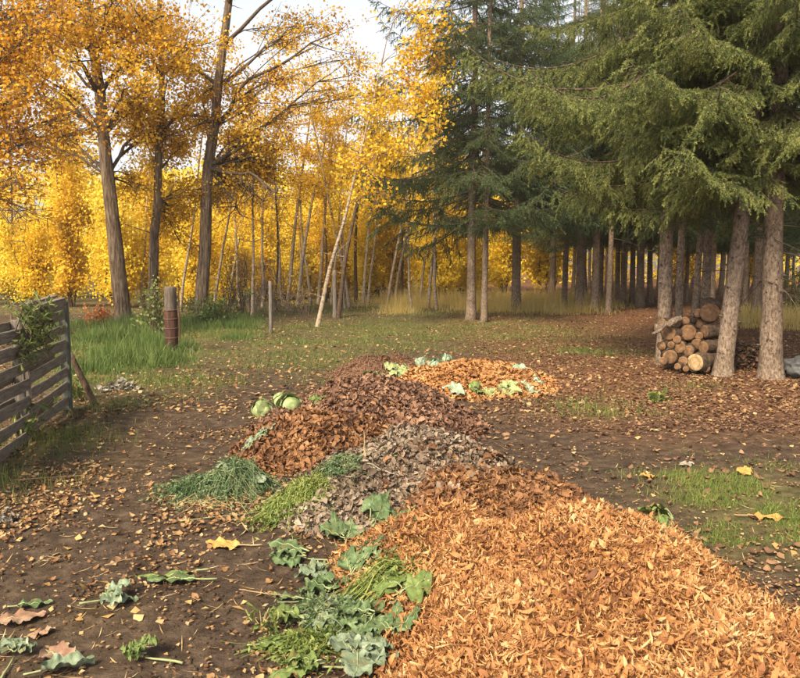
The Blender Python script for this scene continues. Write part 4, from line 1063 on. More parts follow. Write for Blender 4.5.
# vine on the fence
def vine():
    g = np.random.default_rng(310); lo = np.array(FE)
    root = empty('vine', FE + fdir * 1.25, 'green leafy vine hanging over the top of the pallet fence', 'vine')
    nrm = np.array([math.cos(fang + math.pi / 2), math.sin(fang + math.pi / 2), 0]) 
    st = Acc(); lv = Acc(); base = np.array(root.location)
    for _ in range(16):
        s0 = .6 + g.normal(0, .34); z = 1.27; P = []
        for k in range(8): P.append(fdir * (s0 - .6 + .05 * k * g.normal(.3, .8)) + nrm * (.06 + .02 * g.random()) + [0, 0, z - .075 * k * g.uniform(.6, 1.1)])
        P[0] = P[0] - nrm * .1; P = np.array(P); tube(st, P, np.linspace(.006, .003, 8), 4, False)
        n = 26; pos = P[g.integers(0, 8, n)] + g.normal(0, .045, (n, 3)) + nrm * .02
        scatter(lv, *leaf_tpl(.35, .1, .4), pos, rand_rot(n, g), .062 * g.uniform(.6, 1.3, n))
    # root stem down behind the fence to the ground
    tube(st, [np.array([0, 0, 1.27]) - nrm * .14, np.array([0, 0, .6]) - nrm * .16, np.array([0, 0, -.03]) - nrm * .2], [.008, .009, .011], 5)
    link('stems', st.mesh('stems', M['twig']), root); link('leaves', lv.mesh('leaves', M['grass']), root)
vine()
# yellowing weed at the foot of the fence
def weed(label, px, py, h, n, mat, seed, name='weed', cat='weed', leaf=.1, w=.35):
    g = np.random.default_rng(seed); b = S(px, py); root = empty(name, b, label, cat); st, lv = Acc(), Acc()
    for _ in range(n):
        az = g.uniform(0, 6.28); k = 6; t = np.linspace(0, 1, k)[:, None]; d = np.array([math.cos(az), math.sin(az), 0])
        P = d * .6 * h * g.random() * t ** 1.5 + np.array([0, 0, h]) * t * g.uniform(.5, 1); tube(st, P, np.linspace(.005, .002, k), 4, False)
        m = 7; scatter(lv, *leaf_tpl(w, .12, .4), P[g.integers(1, k, m)] + g.normal(0, .02, (m, 3)) + d * .03, rand_rot(m, g), leaf * g.uniform(.6, 1.3, m))
    link('stems', st.mesh('stems', M['rib_dry']), root); link('leaves', lv.mesh('leaves', M[mat]), root)
weed('yellowing weed at the foot of the pallet fence', 30, 440, .42, 7, 'greens_lime', 320)
weed('bushy weed in the gap behind the brace pole', 80, 400, .35, 12, 'grass', 321)
weed('small bright yellow-green weed before the log pile', 657, 402, .14, 9, 'greens_lime', 322, leaf=.09, w=.7)

# ------------------------------------------------------------------ posts
g = np.random.default_rng(330)
b = G(172, 353); pw = .108
post = empty('gate_post', b, 'thick old wooden post wrapped in rusty dark metal, wires round it', 'post')
a = Acc(); zz = np.array([-.1, .1, .3, .5, .7, .9, 1.05, 1.17, 1.2]); tube(a, np.stack([0 * zz, 0 * zz, zz], -1), np.array([pw] * 8 + [pw * .9]), 16, True, .03, 8)
link('timber', a.mesh('timber', M['post_wood'], True), post)
a = Acc(); zz = np.linspace(.0, .78, 12); tube(a, np.stack([0 * zz, 0 * zz, zz], -1), np.full(12, pw * 1.09), 16, False, .02, 9)
link('metal_sleeve', a.mesh('metal_sleeve', M['rust_metal'], True), post)
for z in (.3, .47, .64, .8):
    a = Acc(); th = np.linspace(0, 2 * np.pi, 25); tube(a, np.stack([np.cos(th) * pw * 1.16, np.sin(th) * pw * 1.16, z + .02 * np.sin(th)], -1), .005, 5, False)
    link('wire', a.mesh('wire', M['wire'], True), post)
def thin_post(label, px, py, ptop, wpx, mat, name='fence_post', lean=0):
    b = G(px, py); h = (py - ptop) / FPX * b[1]; r = wpx / FPX * b[1] / 2
    a = Acc(); zz = np.linspace(-.1, h, 10); tube(a, np.stack([lean * zz, 0 * zz, zz], -1), np.linspace(r * 1.05, r * .9, 10), 9, True, .06, int(px))
    tag(link(name, a.mesh(name, M[mat], True), None, tuple(b)), label, 'post', 'thin fence posts at the back of the clearing')
thin_post('thin grey fence post standing in front of the bare brown brush', 271, 333, 281, 4, 'weathered_v')
thin_post('grey fence post right behind the leaning pale aspen', 335, 318, 270, 4.5, 'weathered_v')
thin_post('short pale fence post in the yellow grass beside the straight dark aspen', 378, 300, 285, 3.5, 'weathered_v')
thin_post('rusty iron stake just behind the thick metal-wrapped post', 180, 345, 288, 1.6, 'rust_metal', 'iron_stake')

# ------------------------------------------------------------------ log pile
def log(label, px, py, rpx, depth, az, tilt=0, L=.5, pale=False, roll=0, dark=False):
    g = np.random.default_rng(int(px * 7 + py)); c = at_depth(px, py, depth); r = .94 * rpx / FPX * depth
    root = empty('log', c, label, 'log', None); root.rotation_euler = (0, tilt, az)        # local x runs from the cut face into the pile
    n = 18; zz = np.linspace(0, L, 9); a = Acc()
    P = np.stack([zz, 0 * zz, 0 * zz], -1); rr = r * (1 + .04 * np.sin(zz * 9))
    tube(a, P, rr, n, False, .06, int(px))
    link('bark', a.mesh('bark', M['bark_dark' if int(px) % 3 else 'bark_spruce'], True), root)
    for side in (0, 1):
        e = Acc(); th = np.linspace(0, 2 * np.pi, n, endpoint=False); x0 = 0 if side == 0 else L; sg = -1 if side == 0 else 1
        V = [(x0 + sg * .006, 0, 0)]
        for q in (.35, .7, .95): 
            for t_ in th: V.append((x0 + sg * (.006 - .004 * q) + g.normal(0, .0015), math.cos(t_) * r * q, math.sin(t_) * r * q))
        for t_ in th: V.append((x0 - sg * .02, math.cos(t_) * r * .95, math.sin(t_) * r * .95))
        F3 = [[0, 1 + (k + 1) % n, 1 + k] if side == 0 else [0, 1 + k, 1 + (k + 1) % n] for k in range(n)]
        F4 = [[1 + q * n + k, 1 + q * n + (k + 1) % n, 1 + (q + 1) * n + (k + 1) % n, 1 + (q + 1) * n + k] for q in range(3) for k in range(n)]
        e.add(V, [np.array(F3), np.array(F4)])
        cf_ = link('cut_face', e.mesh('cut_face', M['log_end_pale' if pale else 'log_end']), root)
        if side == 0:
            for q in (.6,):
                w = Acc(); th2 = np.linspace(0, 2 * np.pi, 29)
                tube(w, np.stack([0 * th2 - .0075, np.cos(th2) * r * q * (1 + .03 * np.sin(3 * th2)), np.sin(th2) * r * q], -1), .0022, 4, False)
                link('growth_ring', w.mesh('growth_ring', M['log_ring']), cf_)
    return root
B = R(52)
LOGS = [
 ('large pale freshly cut log at the bottom of the pile', 695, 362.5, 9.8, 10.75, R(38), 0, .5, True),
 ('brown log face at the bottom left of the pile, tilted', 670, 357, 8.2, 10.95, R(75), R(-8), .5),
 ('small split log wedged low between the pale log and its darker neighbours', 683, 361, 5.2, 10.85, B, 0, .45),
 ('tiny log end on the ground beside the pale log', 677.5, 366.5, 3.8, 10.75, B, 0, .35),
 ('narrow log above the pale log, left of the paired ones', 688.5, 350.5, 6, 10.95, R(60), 0, .45),
 ('mid-sized log in the second row under the round brown one', 679, 347, 7.4, 11.0, R(68), 0, .45),
 ('log resting on the pale log, its body showing toward the leaning trunk', 703, 347.5, 7.2, 10.95, R(25), 0, .5),
 ('short log tucked beside the log that rests on the pale one', 696.5, 344, 6.0, 11.05, R(50), 0, .45),
 ('round brown log face in the middle of the third row', 688, 332.5, 9.0, 11.1, R(72), 0, .45),
 ('grey-ended log at the left edge of the third row', 668, 333, 8.5, 11.1, R(40), R(5), .5),
 ('sideways log under the topmost one with its bark showing', 704, 331.5, 7.4, 11.1, R(15), 0, .5),
 ('topmost and widest brown log on the pile', 710, 313, 10.8, 11.2, R(70), R(-10), .45),
 ('dark log hidden low behind the second row', 690, 341, 7.0, 11.3, B, 0, .4),
 ('log filling the gap behind the pale one', 710, 360, 8.5, 11.15, R(45), 0, .4),
 ('log deep in the pile under the topmost one', 700, 322, 7.5, 11.35, R(60), 0, .4),
]
for k_, (x_, y_, r_2, d_) in enumerate([(661.5, 346, 5, 11.05), (663, 361, 4.5, 10.95), (676, 323, 5.2, 11.15), (699, 336, 4.6, 11.05), (713, 347, 5.4, 11.05), (716, 334, 5.0, 11.15), (685, 321, 5.0, 11.2), (677, 339.5, 4.6, 11.0), (706, 369, 4.4, 10.75), (686, 369, 3.4, 10.75), (662, 322, 4.4, 11.2), (698, 313, 5.0, 11.3), (671, 345, 4.0, 11.0)]):
    LOGS.append((['thin dark log at the outer left of the pile, second row', 'thin dark log on the ground at the outer left of the pile', 'thin log on top of the pile beside the forked branch', 'thin log squeezed between round and sideways logs', 'thin log pressed against the leaning trunk, second row', 'thin log pressed against the leaning trunk, third row', 'thin log on top of the round brown one', 'thin log in the crack between second and third row', 'thin log on the ground in front of the leaning trunk', 'thinnest log on the ground under the narrow ones', 'thin log touching the grey trunk, top of the pile', 'thin log beside the topmost wide one', 'thin log deep in the second row next to the tilted face'][k_], x_, y_, r_2, d_, R(40 + 9 * (k_ % 5)), R(-6 + 4 * (k_ % 4)), .42))
for L_ in LOGS: log(*L_)
a = Acc(); t = np.linspace(0, 1, 9)[:, None]; q0 = at_depth(655, 329, 10.95); q1 = at_depth(680, 318, 11.05)
tube(a, (q0 * (1 - t) + q1 * t) - q0 + np.random.default_rng(4).normal(0, .012, (9, 3)), np.linspace(.065, .045, 9), 10, True, .08, 5)
tube(a, [np.array([.12, 0, .04]), np.array([.05, -.05, -.02]), np.array([-.06, -.06, -.07])], [.035, .03, .02], 7)
tag(link('branch_wood', a.mesh('branch_wood', M['bark_spruce'], True), None, tuple(q0)), 'grey forked branch lying on top of the log pile against the trunk', 'branch')
# brush pile between the two thick trunks
g = np.random.default_rng(340); b = G(745, 368); root = empty('brush_pile', b, 'dark tangle of dead twigs between the leaning and the straight trunk', 'brush pile'); a = Acc()
for _ in range(90):
    c = np.array([g.normal(0, .17), g.normal(.1, .14), 0]); az = g.uniform(0, 6.28); l = g.uniform(.2, .55); d = np.array([math.cos(az), math.sin(az), g.uniform(-.25, .35)])
    z = g.random() * .38; t = np.linspace(0, 1, 5)[:, None]
    P = c + [0, 0, z] + d * l * (t - .5) + np.vstack([[0, 0, 0], np.cumsum(g.normal(0, .025, (4, 3)), 0)]); P[:, 2] = np.maximum(P[:, 2], .005)
    tube(a, P, np.linspace(.016, .004, 5) * g.uniform(.5, 1.5), 5, False)
tag(link('twigs', a.mesh('twigs', M['bark_dark']), root), kind='stuff')
a = Acc(); n = 500; pos = np.column_stack([g.normal(0, .22, n), g.normal(.08, .16, n), np.abs(g.normal(.1, .12, n))]); scatter(a, *CRUMPLE[0], pos, rand_rot(n, g), .07 * g.uniform(.6, 1.3, n))
link('dead_leaves', a.mesh('dead_leaves', M['needle_flake']), root)

# boulder and pale clod
def rock(name, label, cat, b, sx, sy, sz, mat, seed, sink=.25, amp=.22):
    import bmesh
    from mathutils import noise as mn
    bm = bmesh.new(); bmesh.ops.create_icosphere(bm, subdivisions=4, radius=1)
    for v in bm.verts:
        k = 1 + amp * mn.fractal(v.co * 1.3 + Vector((seed, 0, 0)), 1, 2, 4) + .12 * abs(mn.noise(v.co * 3 + Vector((0, seed, 0))))
        v.co = v.co * k
        v.co.x *= sx; v.co.y *= sy; v.co.z *= sz
    m = bpy.data.meshes.new(name); bm.to_mesh(m); bm.free(); m.materials.append(mat); m.polygons.foreach_set('use_smooth', [True] * len(m.polygons))
    return tag(link(name, m, None, (b[0], b[1], b[2] + sz * (1 - sink))), label, cat)
rock('boulder', 'dark grey boulder at the foot of the straight thick spruce', 'boulder', G(798, 376), .22, .22, .15, M['rock'], 3, .25, .5)
def dry_clump(label, px, py, r, n, seed):
    g = np.random.default_rng(seed); b = G(px, py); root = empty('dried_plant', b, label, 'plant waste'); a = Acc()
    for k in range(3):
        m = n // 3; P = g.normal(0, 1, (m, 3)) * [r, r * .7, r * .45]; P[:, 2] = np.abs(P[:, 2]) * np.exp(-((P[:, 0] / r) ** 2) * .4) + .01
        scatter(a, *LIT_NEAR[k * 2], P, rand_rot(m, g, 1.0), r * .75 * g.uniform(.4, 1.2, m))
    tag(link('withered_leaves', a.mesh('withered_leaves', M['pale_stuff']), root), kind='stuff')
dry_clump('pale dried clump of plant waste in the grass by the fence', 120, 390, .13, 110, 5)
dry_clump('pale grey scrap lying on the soil below the fence', 4, 523, .07, 60, 9)
# ------------------------------------------------------------------ vegetables
def leaf_grid(L, W, nu=28, nv=9, lobes=6, lobe_amp=.25, ruffle=.02, cup=.1, droop=.2, seed=0, shape=1.0):
    g = np.random.default_rng(seed); u = np.linspace(0, 1, nu); v = np.linspace(-1, 1, nv); ph = g.uniform(0, 6.28, 6)
    prof = np.sin(np.pi * np.clip(u, .015, .985) ** (.7 * shape)) ** .7
    def side():
        k = int(lobes) * 2 + 3; c = np.interp(u, np.linspace(0, 1, k), np.where(np.arange(k) % 2, 1, -1) * g.uniform(.4, 1.2, k))
        c = (np.roll(c, 1) + 2 * c + np.roll(c, -1)) / 4
        return W / 2 * prof * (1 + lobe_amp * c + .06 * g.normal(size=nu))
    w, w2 = side(), side()
    U, Vv = np.meshgrid(u, v, indexing='ij'); ww = np.where(Vv > 0, w[:, None], w2[:, None])
    x = U * L + .04 * L * np.sin(U * 5 + ph[4]) * np.abs(Vv); y = Vv * ww + .10 * W * np.sin(U * 2.6 + ph[5])
    amp = ruffle * np.abs(Vv) ** 1.6 * np.sin(np.pi * np.clip(U, .05, .95)) ** .4
    z = cup * W * Vv ** 2 - droop * L * U ** 2 + amp * (np.sin(U * 15 + ph[2] + Vv * 1.5) + .6 * np.sin(U * 27 + ph[3] - Vv * 2)) * .8
    z += .006 * np.sin(U * 17 + Vv * 4 + ph[0]) * (1 - np.abs(Vv)) + .05 * L * np.sin(U * 3.2 + ph[1]) * .5
    z += g.normal(0, .0016, z.shape)
    i, j = np.meshgrid(np.arange(nu - 1), np.arange(nv - 1), indexing='ij')
    F = np.stack([i * nv + j, (i + 1) * nv + j, (i + 1) * nv + j + 1, i * nv + j + 1], -1).reshape(-1, 4)
    V = np.stack([x, y, z], -1); mid = V[:, nv // 2].copy()
    if V[..., 2].min() < -.03: V[..., 2] = np.maximum(V[..., 2], -.03 + .2 * (V[..., 2] + .03)); mid = V[:, nv // 2].copy()
    return V.reshape(-1, 3), F, mid
def drape(obj, root_loc, rot):
    pass
def big_leaf(parent, L, W, mat, ribmat, seed, loc=(0, 0, 0), rot=(0, 0, 0), stalk=.25, name='leaf', ground=None, **kw):
    V, F, mid = leaf_grid(L, W, seed=seed, **kw)
    Rm = np.array(Euler(rot).to_matrix()); st = np.linspace(-stalk * L, 0, 5)
    sp = np.column_stack([st, 0 * st, .0 * st]); sp[:, 1:] = mid[0, 1:]; rib = np.vstack([sp[:-1], mid[:-2] + [0, 0, .001]])
    if ground is not None:                      # lay the leaf on what lies beneath it
        base = np.array(ground); Vw = V @ Rm.T + loc; rw = rib @ Rm.T + loc
        Vw[:, 2] += surf_z(Vw[:, 0] + base[0], Vw[:, 1] + base[1]) - base[2]
        rw[:, 2] += surf_z(rw[:, 0] + base[0], rw[:, 1] + base[1]) - base[2]
        V, rib, loc, rot = Vw, rw, (0, 0, 0), (0, 0, 0)
    a = Acc(); a.add(V, F); o = link(name, a.mesh(name, mat, True), parent, loc, rot)
    q = Acc(); tube(q, rib, np.linspace(.0055, .0012, len(rib)) * (L / .25) ** .6, 4, True); link('midrib', q.mesh('midrib', ribmat, True), o)
    return o
def lying_leaf(label, px, py, L, W, az, mat, ribmat='rib', seed=0, stalk=.3, **kw):
    b = S(px, py); b[2] += .0
    root = empty('cut_leaf', b, label, 'leaf')
    kw.setdefault('droop', .02); kw.setdefault('cup', .05); kw.setdefault('ruffle', .012)
    big_leaf(root, L, W, M[mat], M[ribmat], seed, (-L / 2 * math.cos(az), -L / 2 * math.sin(az), .022), (0, 0, az), stalk, ground=b, **kw)
    return root
def kale(label, px, py, n, L, W, az0, arc, mat, seed, name='kale_plant', cat='kale', up=.05, ribmat='rib', stem=.15, **kw):
    """a cut plant lying down: leaves fanning from a stem"""
    g = np.random.default_rng(seed); b = S(px, py); root = empty(name, b, label, cat)
    sd = az0 + math.pi; t = np.linspace(0, 1, 6)
    sx = np.cos(sd) * t * stem; sy = np.sin(sd) * t * stem
    sz = surf_z(b[0] + sx, b[1] + sy) - b[2] + .018
    a = Acc(); tube(a, np.stack([sx, sy, sz], -1), np.linspace(.004, .0055, 6), 7); link('stem', a.mesh('stem', M[ribmat], True), root)
    for i in range(n):
        az = az0 + arc * ((i + .5) / n - .5) + g.uniform(-.15, .15); l = .85 * L * g.uniform(.6, 1.15); W_ = .85 * W
        kk = dict(lobes=g.integers(4, 8), lobe_amp=.2, ruffle=.018, cup=g.uniform(-.12, .12), droop=g.uniform(0, .1)); kk.update(kw)
        big_leaf(root, l, W_ * g.uniform(.75, 1.2), M[mat], M[ribmat], seed * 31 + i, (math.cos(az) * .12 * L, math.sin(az) * .12 * L, .03 + up * g.random()), (g.uniform(-.3, .3), -g.uniform(-.05, .12), az), .2, ground=b, **kk)
    return root
def cabbage(label, px, py, r, mat, seed, name='cabbage', leaves=8, sq=.75, grp=None):
    g = np.random.default_rng(seed); b = S(px, py); root = empty(name, (b[0], b[1], b[2] + r * sq * .6), label, 'cabbage', grp)
    def cap(th0, n1, n2, rr, k):
        V = []; 
        for i in range(n1):
            th = th0 * i / (n1 - 1)
            for j in range(n2):
                ph = 2 * np.pi * j / n2; q = rr * (1 + .06 * math.sin(5 * ph + k) * i / n1 + .02 * math.sin(11 * ph + 2 * k) * i / n1 + (.13 * (i / (n1 - 1)) ** 5) * (1 + .5 * math.sin(3 * ph + 2 * k)))
                V.append((q * math.sin(th) * math.cos(ph), q * math.sin(th) * math.sin(ph), q * math.cos(th)))
        F = [[i * n2 + j, (i + 1) * n2 + j, (i + 1) * n2 + (j + 1) % n2, i * n2 + (j + 1) % n2] for i in range(n1 - 1) for j in range(n2)]
        return np.array(V), np.array(F)
    a = Acc(); V, F = cap(math.pi * .99, 18, 26, r, 0); V = V * (1 + .10 * (fbm(V[:, 0] * 14 + seed, V[:, 1] * 14 + V[:, 2] * 9, 2) - .5))[:, None]; V[:, 0] *= g.uniform(.95, 1.2); a.add(V * [1, 1, sq], F); link('head', a.mesh('head', M[mat], True), root)
    for i in range(leaves):
        V, F = cap(g.uniform(.7, 1.15), 12, 34, r * (1.02 + .018 * i), i); q = Acc(); q.add(V, F)
        d = Vector((g.normal(), g.normal(), g.uniform(-.3, .7))).normalized(); e = d.to_track_quat('Z', 'Y').to_euler()
        link('outer_leaf', q.mesh('outer_leaf', M[mat], True), root, (0, 0, 0), e, (1, 1, sq))
    return root

cabbage('round pale green cabbage head at the edge of the soil, foremost of three', 262, 415, .105, 'cabbage', 401, sq=.8)
cabbage('creamy cabbage head lying beside the foremost green one', 290, 411, .098, 'cabbage', 402, sq=.85)
cabbage('cabbage head with torn pale leaves behind the pair on the soil', 281, 405, .085, 'cabbage', 403, sq=.8, leaves=8)
kale('loose green cabbage leaves beside the cabbage heads at the brown heap', 312, 406, 4, .17, .15, .3, 2.2, 'leaf_green', 404, 'cabbage_leaves', 'cabbage leaves', .06)
kale('blue-green leaves lying at the foot of the amber leaf slope', 265, 440, 4, .2, .17, 2.0, 2.4, 'kale_blue', 405, 'cabbage_leaves', 'cabbage leaves', .04)
cabbage('bluish cabbage head on top of the far orange heap', 421, 366, .09, 'cabbage_blue', 406)
cabbage('small bluish cabbage head behind the far orange heap', 446, 361, .082, 'cabbage_blue', 407)
cabbage('pale cabbage head between the two bluish ones on the far heap', 434, 368, .08, 'cabbage_blue', 408)
kale('pale cabbage leaves strewn where the brown and far orange heaps meet', 396, 374, 6, .22, .2, .4, 5.5, 'cabbage', 409, 'cabbage_leaves', 'cabbage leaves', .04)
kale('pale leaves scattered beside the needle heap', 380, 378, 4, .2, .17, 3.0, 4, 'cabbage', 410, 'cabbage_leaves', 'cabbage leaves', .04)
kale('green cabbage leaves along the near rim of the far orange heap', 450, 395, 4, .22, .2, .5, 3, 'cabbage_blue', 411, 'cabbage_leaves', 'cabbage leaves', .05)
kale('bright green leaf rosette on the near rim of the far orange heap', 474, 396, 5, .18, .13, .4, 3, 'leaf_green', 412, 'cabbage_leaves', 'cabbage leaves', .08)
kale('pale green leaves trailing along the right rim of the far orange heap', 500, 394, 6, .25, .2, .2, 2, 'cabbage', 413, 'cabbage_leaves', 'cabbage leaves', .04)
kale('light leaves at the outer end of the far orange heap', 524, 388, 4, .25, .17, .3, 2, 'cabbage_blue', 414, 'cabbage_leaves', 'cabbage leaves', .03)
kale('green leaves at the back rim of the far orange heap', 512, 370, 6, .28, .2, -.3, 2, 'cabbage_blue', 415, 'cabbage_leaves', 'cabbage leaves', .06)

kale('small pale leaves between the bright rosette and the far heap rim', 486, 397, 4, .18, .13, .3, 3, 'cabbage', 416, 'cabbage_leaves', 'cabbage leaves', .03)
kale('pale leaf scraps on the outer rim of the far orange heap', 534, 380, 4, .2, .14, -.2, 3, 'cabbage_blue', 417, 'cabbage_leaves', 'cabbage leaves', .03)
kale('pale leaf scraps in the dip before the needle heap', 408, 371, 4, .18, .14, .3, 4, 'cabbage', 418, 'cabbage_leaves', 'cabbage leaves', .03)
# heaps of fine green tops
def greens(label, px, py, n, L, az0, arc, h, mat, seed, rx, ry, wd=.006):
    g = np.random.default_rng(seed); b = S(px, py); root = empty('vegetable_tops', b, label, 'vegetable tops')
    a = Acc()
    o = np.column_stack([g.normal(0, rx * .45, n), g.normal(0, ry * .45, n)]); rr = (o[:, 0] / rx) ** 2 + (o[:, 1] / ry) ** 2
    az = az0 + g.normal(0, arc * 1.7, n); d = np.stack([np.cos(az), np.sin(az)], -1); l = L * g.uniform(.5, 1.15, n)
    top = h * np.exp(-rr ** 2 * .9) * g.uniform(.2, 1.1, n) * (.35 + 1.2 * fbm(o[:, 0] * 7 + seed, o[:, 1] * 7, 2)); k = 7; t = np.linspace(0, 1, k)
    X = o[:, None, :] + d[:, None, :] * (l[:, None] * (t - .35))[..., None] + np.cumsum(np.cumsum(g.normal(0, .006, (n, k, 2)), 1), 1)
    rr2 = (X[..., 0] / rx) ** 2 + (X[..., 1] / ry) ** 2
    Zs = np.cumsum(g.normal(0, .006, (n, k)), 1).clip(-.004) + surf_z(b[0] + X[..., 0], b[1] + X[..., 1]) - b[2] + .008 + top[:, None] * np.exp(-rr2 ** 2 * .5) * (1 - .75 * (t - .3) ** 2 * 2)
    sd = np.stack([-d[:, 1], d[:, 0], g.normal(0, .6, n)], -1); w = wd * .5 * g.uniform(.5, 1.5, n)[:, None, None] * (1 - .6 * t)[None, :, None]
    P = np.concatenate([X, Zs[..., None]], -1); A = P + sd[:, None] * w; Bv = P - sd[:, None] * w
    V = np.stack([A, Bv], 2).reshape(-1, 3); off = (np.arange(n) * k * 2)[:, None, None]
    F = np.array([[2 * i, 2 * i + 2, 2 * i + 3, 2 * i + 1] for i in range(k - 1)])[None] + off
    a.add(V, F.reshape(-1, 4)); tag(link('fronds', a.mesh('fronds', M[mat]), root), kind='stuff')
    if mat == 'straw': return root, b
    # fine leaflets along the fronds
    m = n * 12; i = g.integers(0, n, m); j = g.integers(1, k, m); q = Acc()
    scatter(q, *leaf_lo(.35, .1), P[i, j] + g.normal(0, .008, (m, 3)), rand_rot(m, g), .03 * g.uniform(.4, 1.4, m)); tag(link('leaflets', q.mesh('leaflets', M[mat]), root), kind='stuff')
    return root, b
r_, b = greens('blue-green heap of feathery vegetable tops under a pale cabbage leaf', 232, 486, 520, .34, R(-65), .45, .17, 'greens', 421, .23, .24)
big_leaf(r_, .2, .17, M['kale_blue'], M['rib'], 4210, (-.06, .02, .15), (.1, .05, 1.2), .1, 'cabbage_leaf', lobes=4, ruffle=.02, droop=.25, cup=-.3)
big_leaf(r_, .18, .15, M['kale_blue'], M['rib'], 4211, (-.1, .08, .14), (.2, .05, .3), .1, 'cabbage_leaf', lobes=4, ruffle=.02, droop=.3, cup=-.3)
for k_ in range(5):
    big_leaf(r_, .17, .13, M[('kale_blue', 'kale')[k_ % 2]], M['rib'], 4220 + k_, (-.12 + .06 * k_, -.06 + .05 * (k_ % 3), .10 + .012 * (k_ % 3)), (.3 * (-1) ** k_, .1, .5 + 1.25 * k_), .12, 'cabbage_leaf', lobes=4, ruffle=.018, droop=.2, cup=-.2)
greens('loose green tops spilling on the soil side of the blue-green heap', 195, 492, 260, .26, R(-100), .7, .08, 'greens', 422, .17, .14)
greens('lime-green heap of feathery vegetable tops beside the grey compost', 296, 502, 480, .30, R(-75), .4, .11, 'greens_lime', 423, .2, .2)
greens('green tops under a broad leaf at the top of the lime-green heap', 338, 478, 300, .24, R(-30), .6, .08, 'greens', 424, .16, .14)
greens('straw-coloured stems under the blue-green vegetable tops', 215, 505, 60, .40, R(10), .5, .02, 'straw', 425, .34, .14, .003)
greens('long green stalks lying across the foot of the orange mulch', 375, 590, 130, .55, R(25), .22, .10, 'greens_lime', 426, .15, .12, .006)
greens('wilted green stems tangled below the orange mulch', 335, 615, 240, .3, R(15), .8, .05, 'greens', 427, .2, .15, .005)
lying_leaf('broad pale leaf on the lime-green vegetable tops', 336, 466, .2, .15, .3, 'kale_blue', seed=430, lobe_amp=.1)
kale('kale plant lying on the slope between grey compost and orange mulch', 372, 530, 7, .27, .13, R(55), 1.2, 'kale', 431, up=.06, stem=.25)
kale('kale leaves spread on the soil below the dark compost', 306, 562, 5, .25, .14, R(170), 1.2, 'kale', 432, up=.03, stem=.22)
kale('small kale leaves between the spread leaves and orange mulch', 328, 575, 4, .18, .12, R(200), 1.8, 'kale_blue', 433, up=.03, stem=.12)
kale('curled kale leaves half buried at the foot of the orange mulch', 330, 598, 5, .16, .13, R(120), 2.4, 'kale', 434, up=.05, stem=.1)
kale('green kale leaves under the long stalks', 400, 605, 6, .2, .14, R(80), 2.5, 'leaf_green', 435, up=.05, stem=.1)
kale('broad kale leaves tangled with wilted stems by the orange mulch', 372, 628, 6, .2, .15, R(180), 2.6, 'kale', 436, up=.04, stem=.1)
kale('large pale frilly kale head at the foot of the orange mulch', 358, 664, 7, .19, .17, R(20), 4.5, 'kale_blue', 437, up=.03, stem=.08, ruffle=.02, cup=.05)
kale('bright green leaf bunch beside the pale frilly kale head', 322, 672, 4, .2, .1, R(190), 1.0, 'leaf_green', 438, up=.03, stem=.12)
kale('kale leaves at the dark compost edge above the spread ones', 345, 545, 4, .2, .12, R(100), 2.0, 'kale', 4311, up=.03, stem=.15)
kale('limp kale leaves against the mulch beside the curled ones', 352, 585, 5, .2, .13, R(60), 2.2, 'kale', 4312, up=.03, stem=.12)
kale('pale kale leaves below the curled half-buried ones', 345, 622, 5, .19, .14, R(150), 2.6, 'kale_blue', 4313, up=.03, stem=.12)
kale('kale leaves between long stalks and the pale frilly head', 392, 642, 5, .2, .14, R(110), 2.6, 'kale', 4314, up=.03, stem=.1)
kale('dull green leaves at the soil side of the wilted stems', 303, 625, 4, .17, .1, R(170), 1.6, 'leaf_green', 4315, up=.02, stem=.15)
greens('green stalks trailing from the frilly kale head over the soil', 300, 648, 90, .36, R(12), .3, .02, 'greens_lime', 4316, .16, .1, .005)
greens('loose stalks lying on the slope beside the kale plant', 360, 560, 80, .34, R(40), .35, .03, 'greens', 4317, .13, .13, .005)
lying_leaf('single green lobed leaf with long stalk on the soil', 172, 584, .25, .11, R(185), 'kale', seed=440, stalk=.42, lobe_amp=.3, lobes=5)
lying_leaf('narrow yellow-green leaf lying behind the lobed green one', 168, 578, .3, .05, R(200), 'leaf_green', seed=441, stalk=.2)
lying_leaf('large golden lobed leaf with stalk on bare soil', 222, 548, .2, .1, R(175), 'leaf_yellow', 'rib_dry', 442, .7, lobe_amp=.35, lobes=6)
kale('pale blue-green kale leaves on the soil near a pink leaf', 102, 604, 5, .17, .1, R(20), 2.0, 'kale_blue', 443, up=.03, stem=.1)
lying_leaf('small green lobed leaf beside the wilted pink leaf', 35, 608, .15, .07, R(15), 'kale', seed=444, lobe_amp=.3)
lying_leaf('wilted pink-brown leaf lying flat on the soil', 22, 622, .19, .11, R(25), 'leaf_pink', 'rib_dry', 445, .1)
lying_leaf('second wilted pinkish leaf next to the flat one', 42, 637, .12, .07, R(10), 'leaf_pink', 'rib_dry', 446, .1)
lying_leaf('curled pink cabbage leaf with pale rim', 62, 660, .18, .12, R(-30), 'leaf_pink', 'rib', 447, .1, cup=.12, ruffle=.014)
lying_leaf('pale green curled leaf under the pink cabbage leaf', 68, 672, .2, .1, R(20), 'kale_blue', seed=448, cup=.3)
kale('pale green leaves by themselves on the soil past the pink leaf', 14, 662, 4, .14, .1, R(100), 2.2, 'kale_blue', 449, up=.03, stem=.16)
kale('yellow-green wilted rosette with a thick cut stalk', 146, 662, 6, .1, .08, R(160), 3.5, 'greens_lime' if False else 'leaf_green', 450, 'cut_plant', 'plant', .05, 'rib', .18)
weed('tuft of thin green weed on the bare soil', 262, 632, .1, 8, 'greens_lime', 451, leaf=.05, w=.2)
lying_leaf('green lance-shaped leaf on soil beside the wilted stems', 278, 650, .16, .05, R(10), 'leaf_green', seed=452)
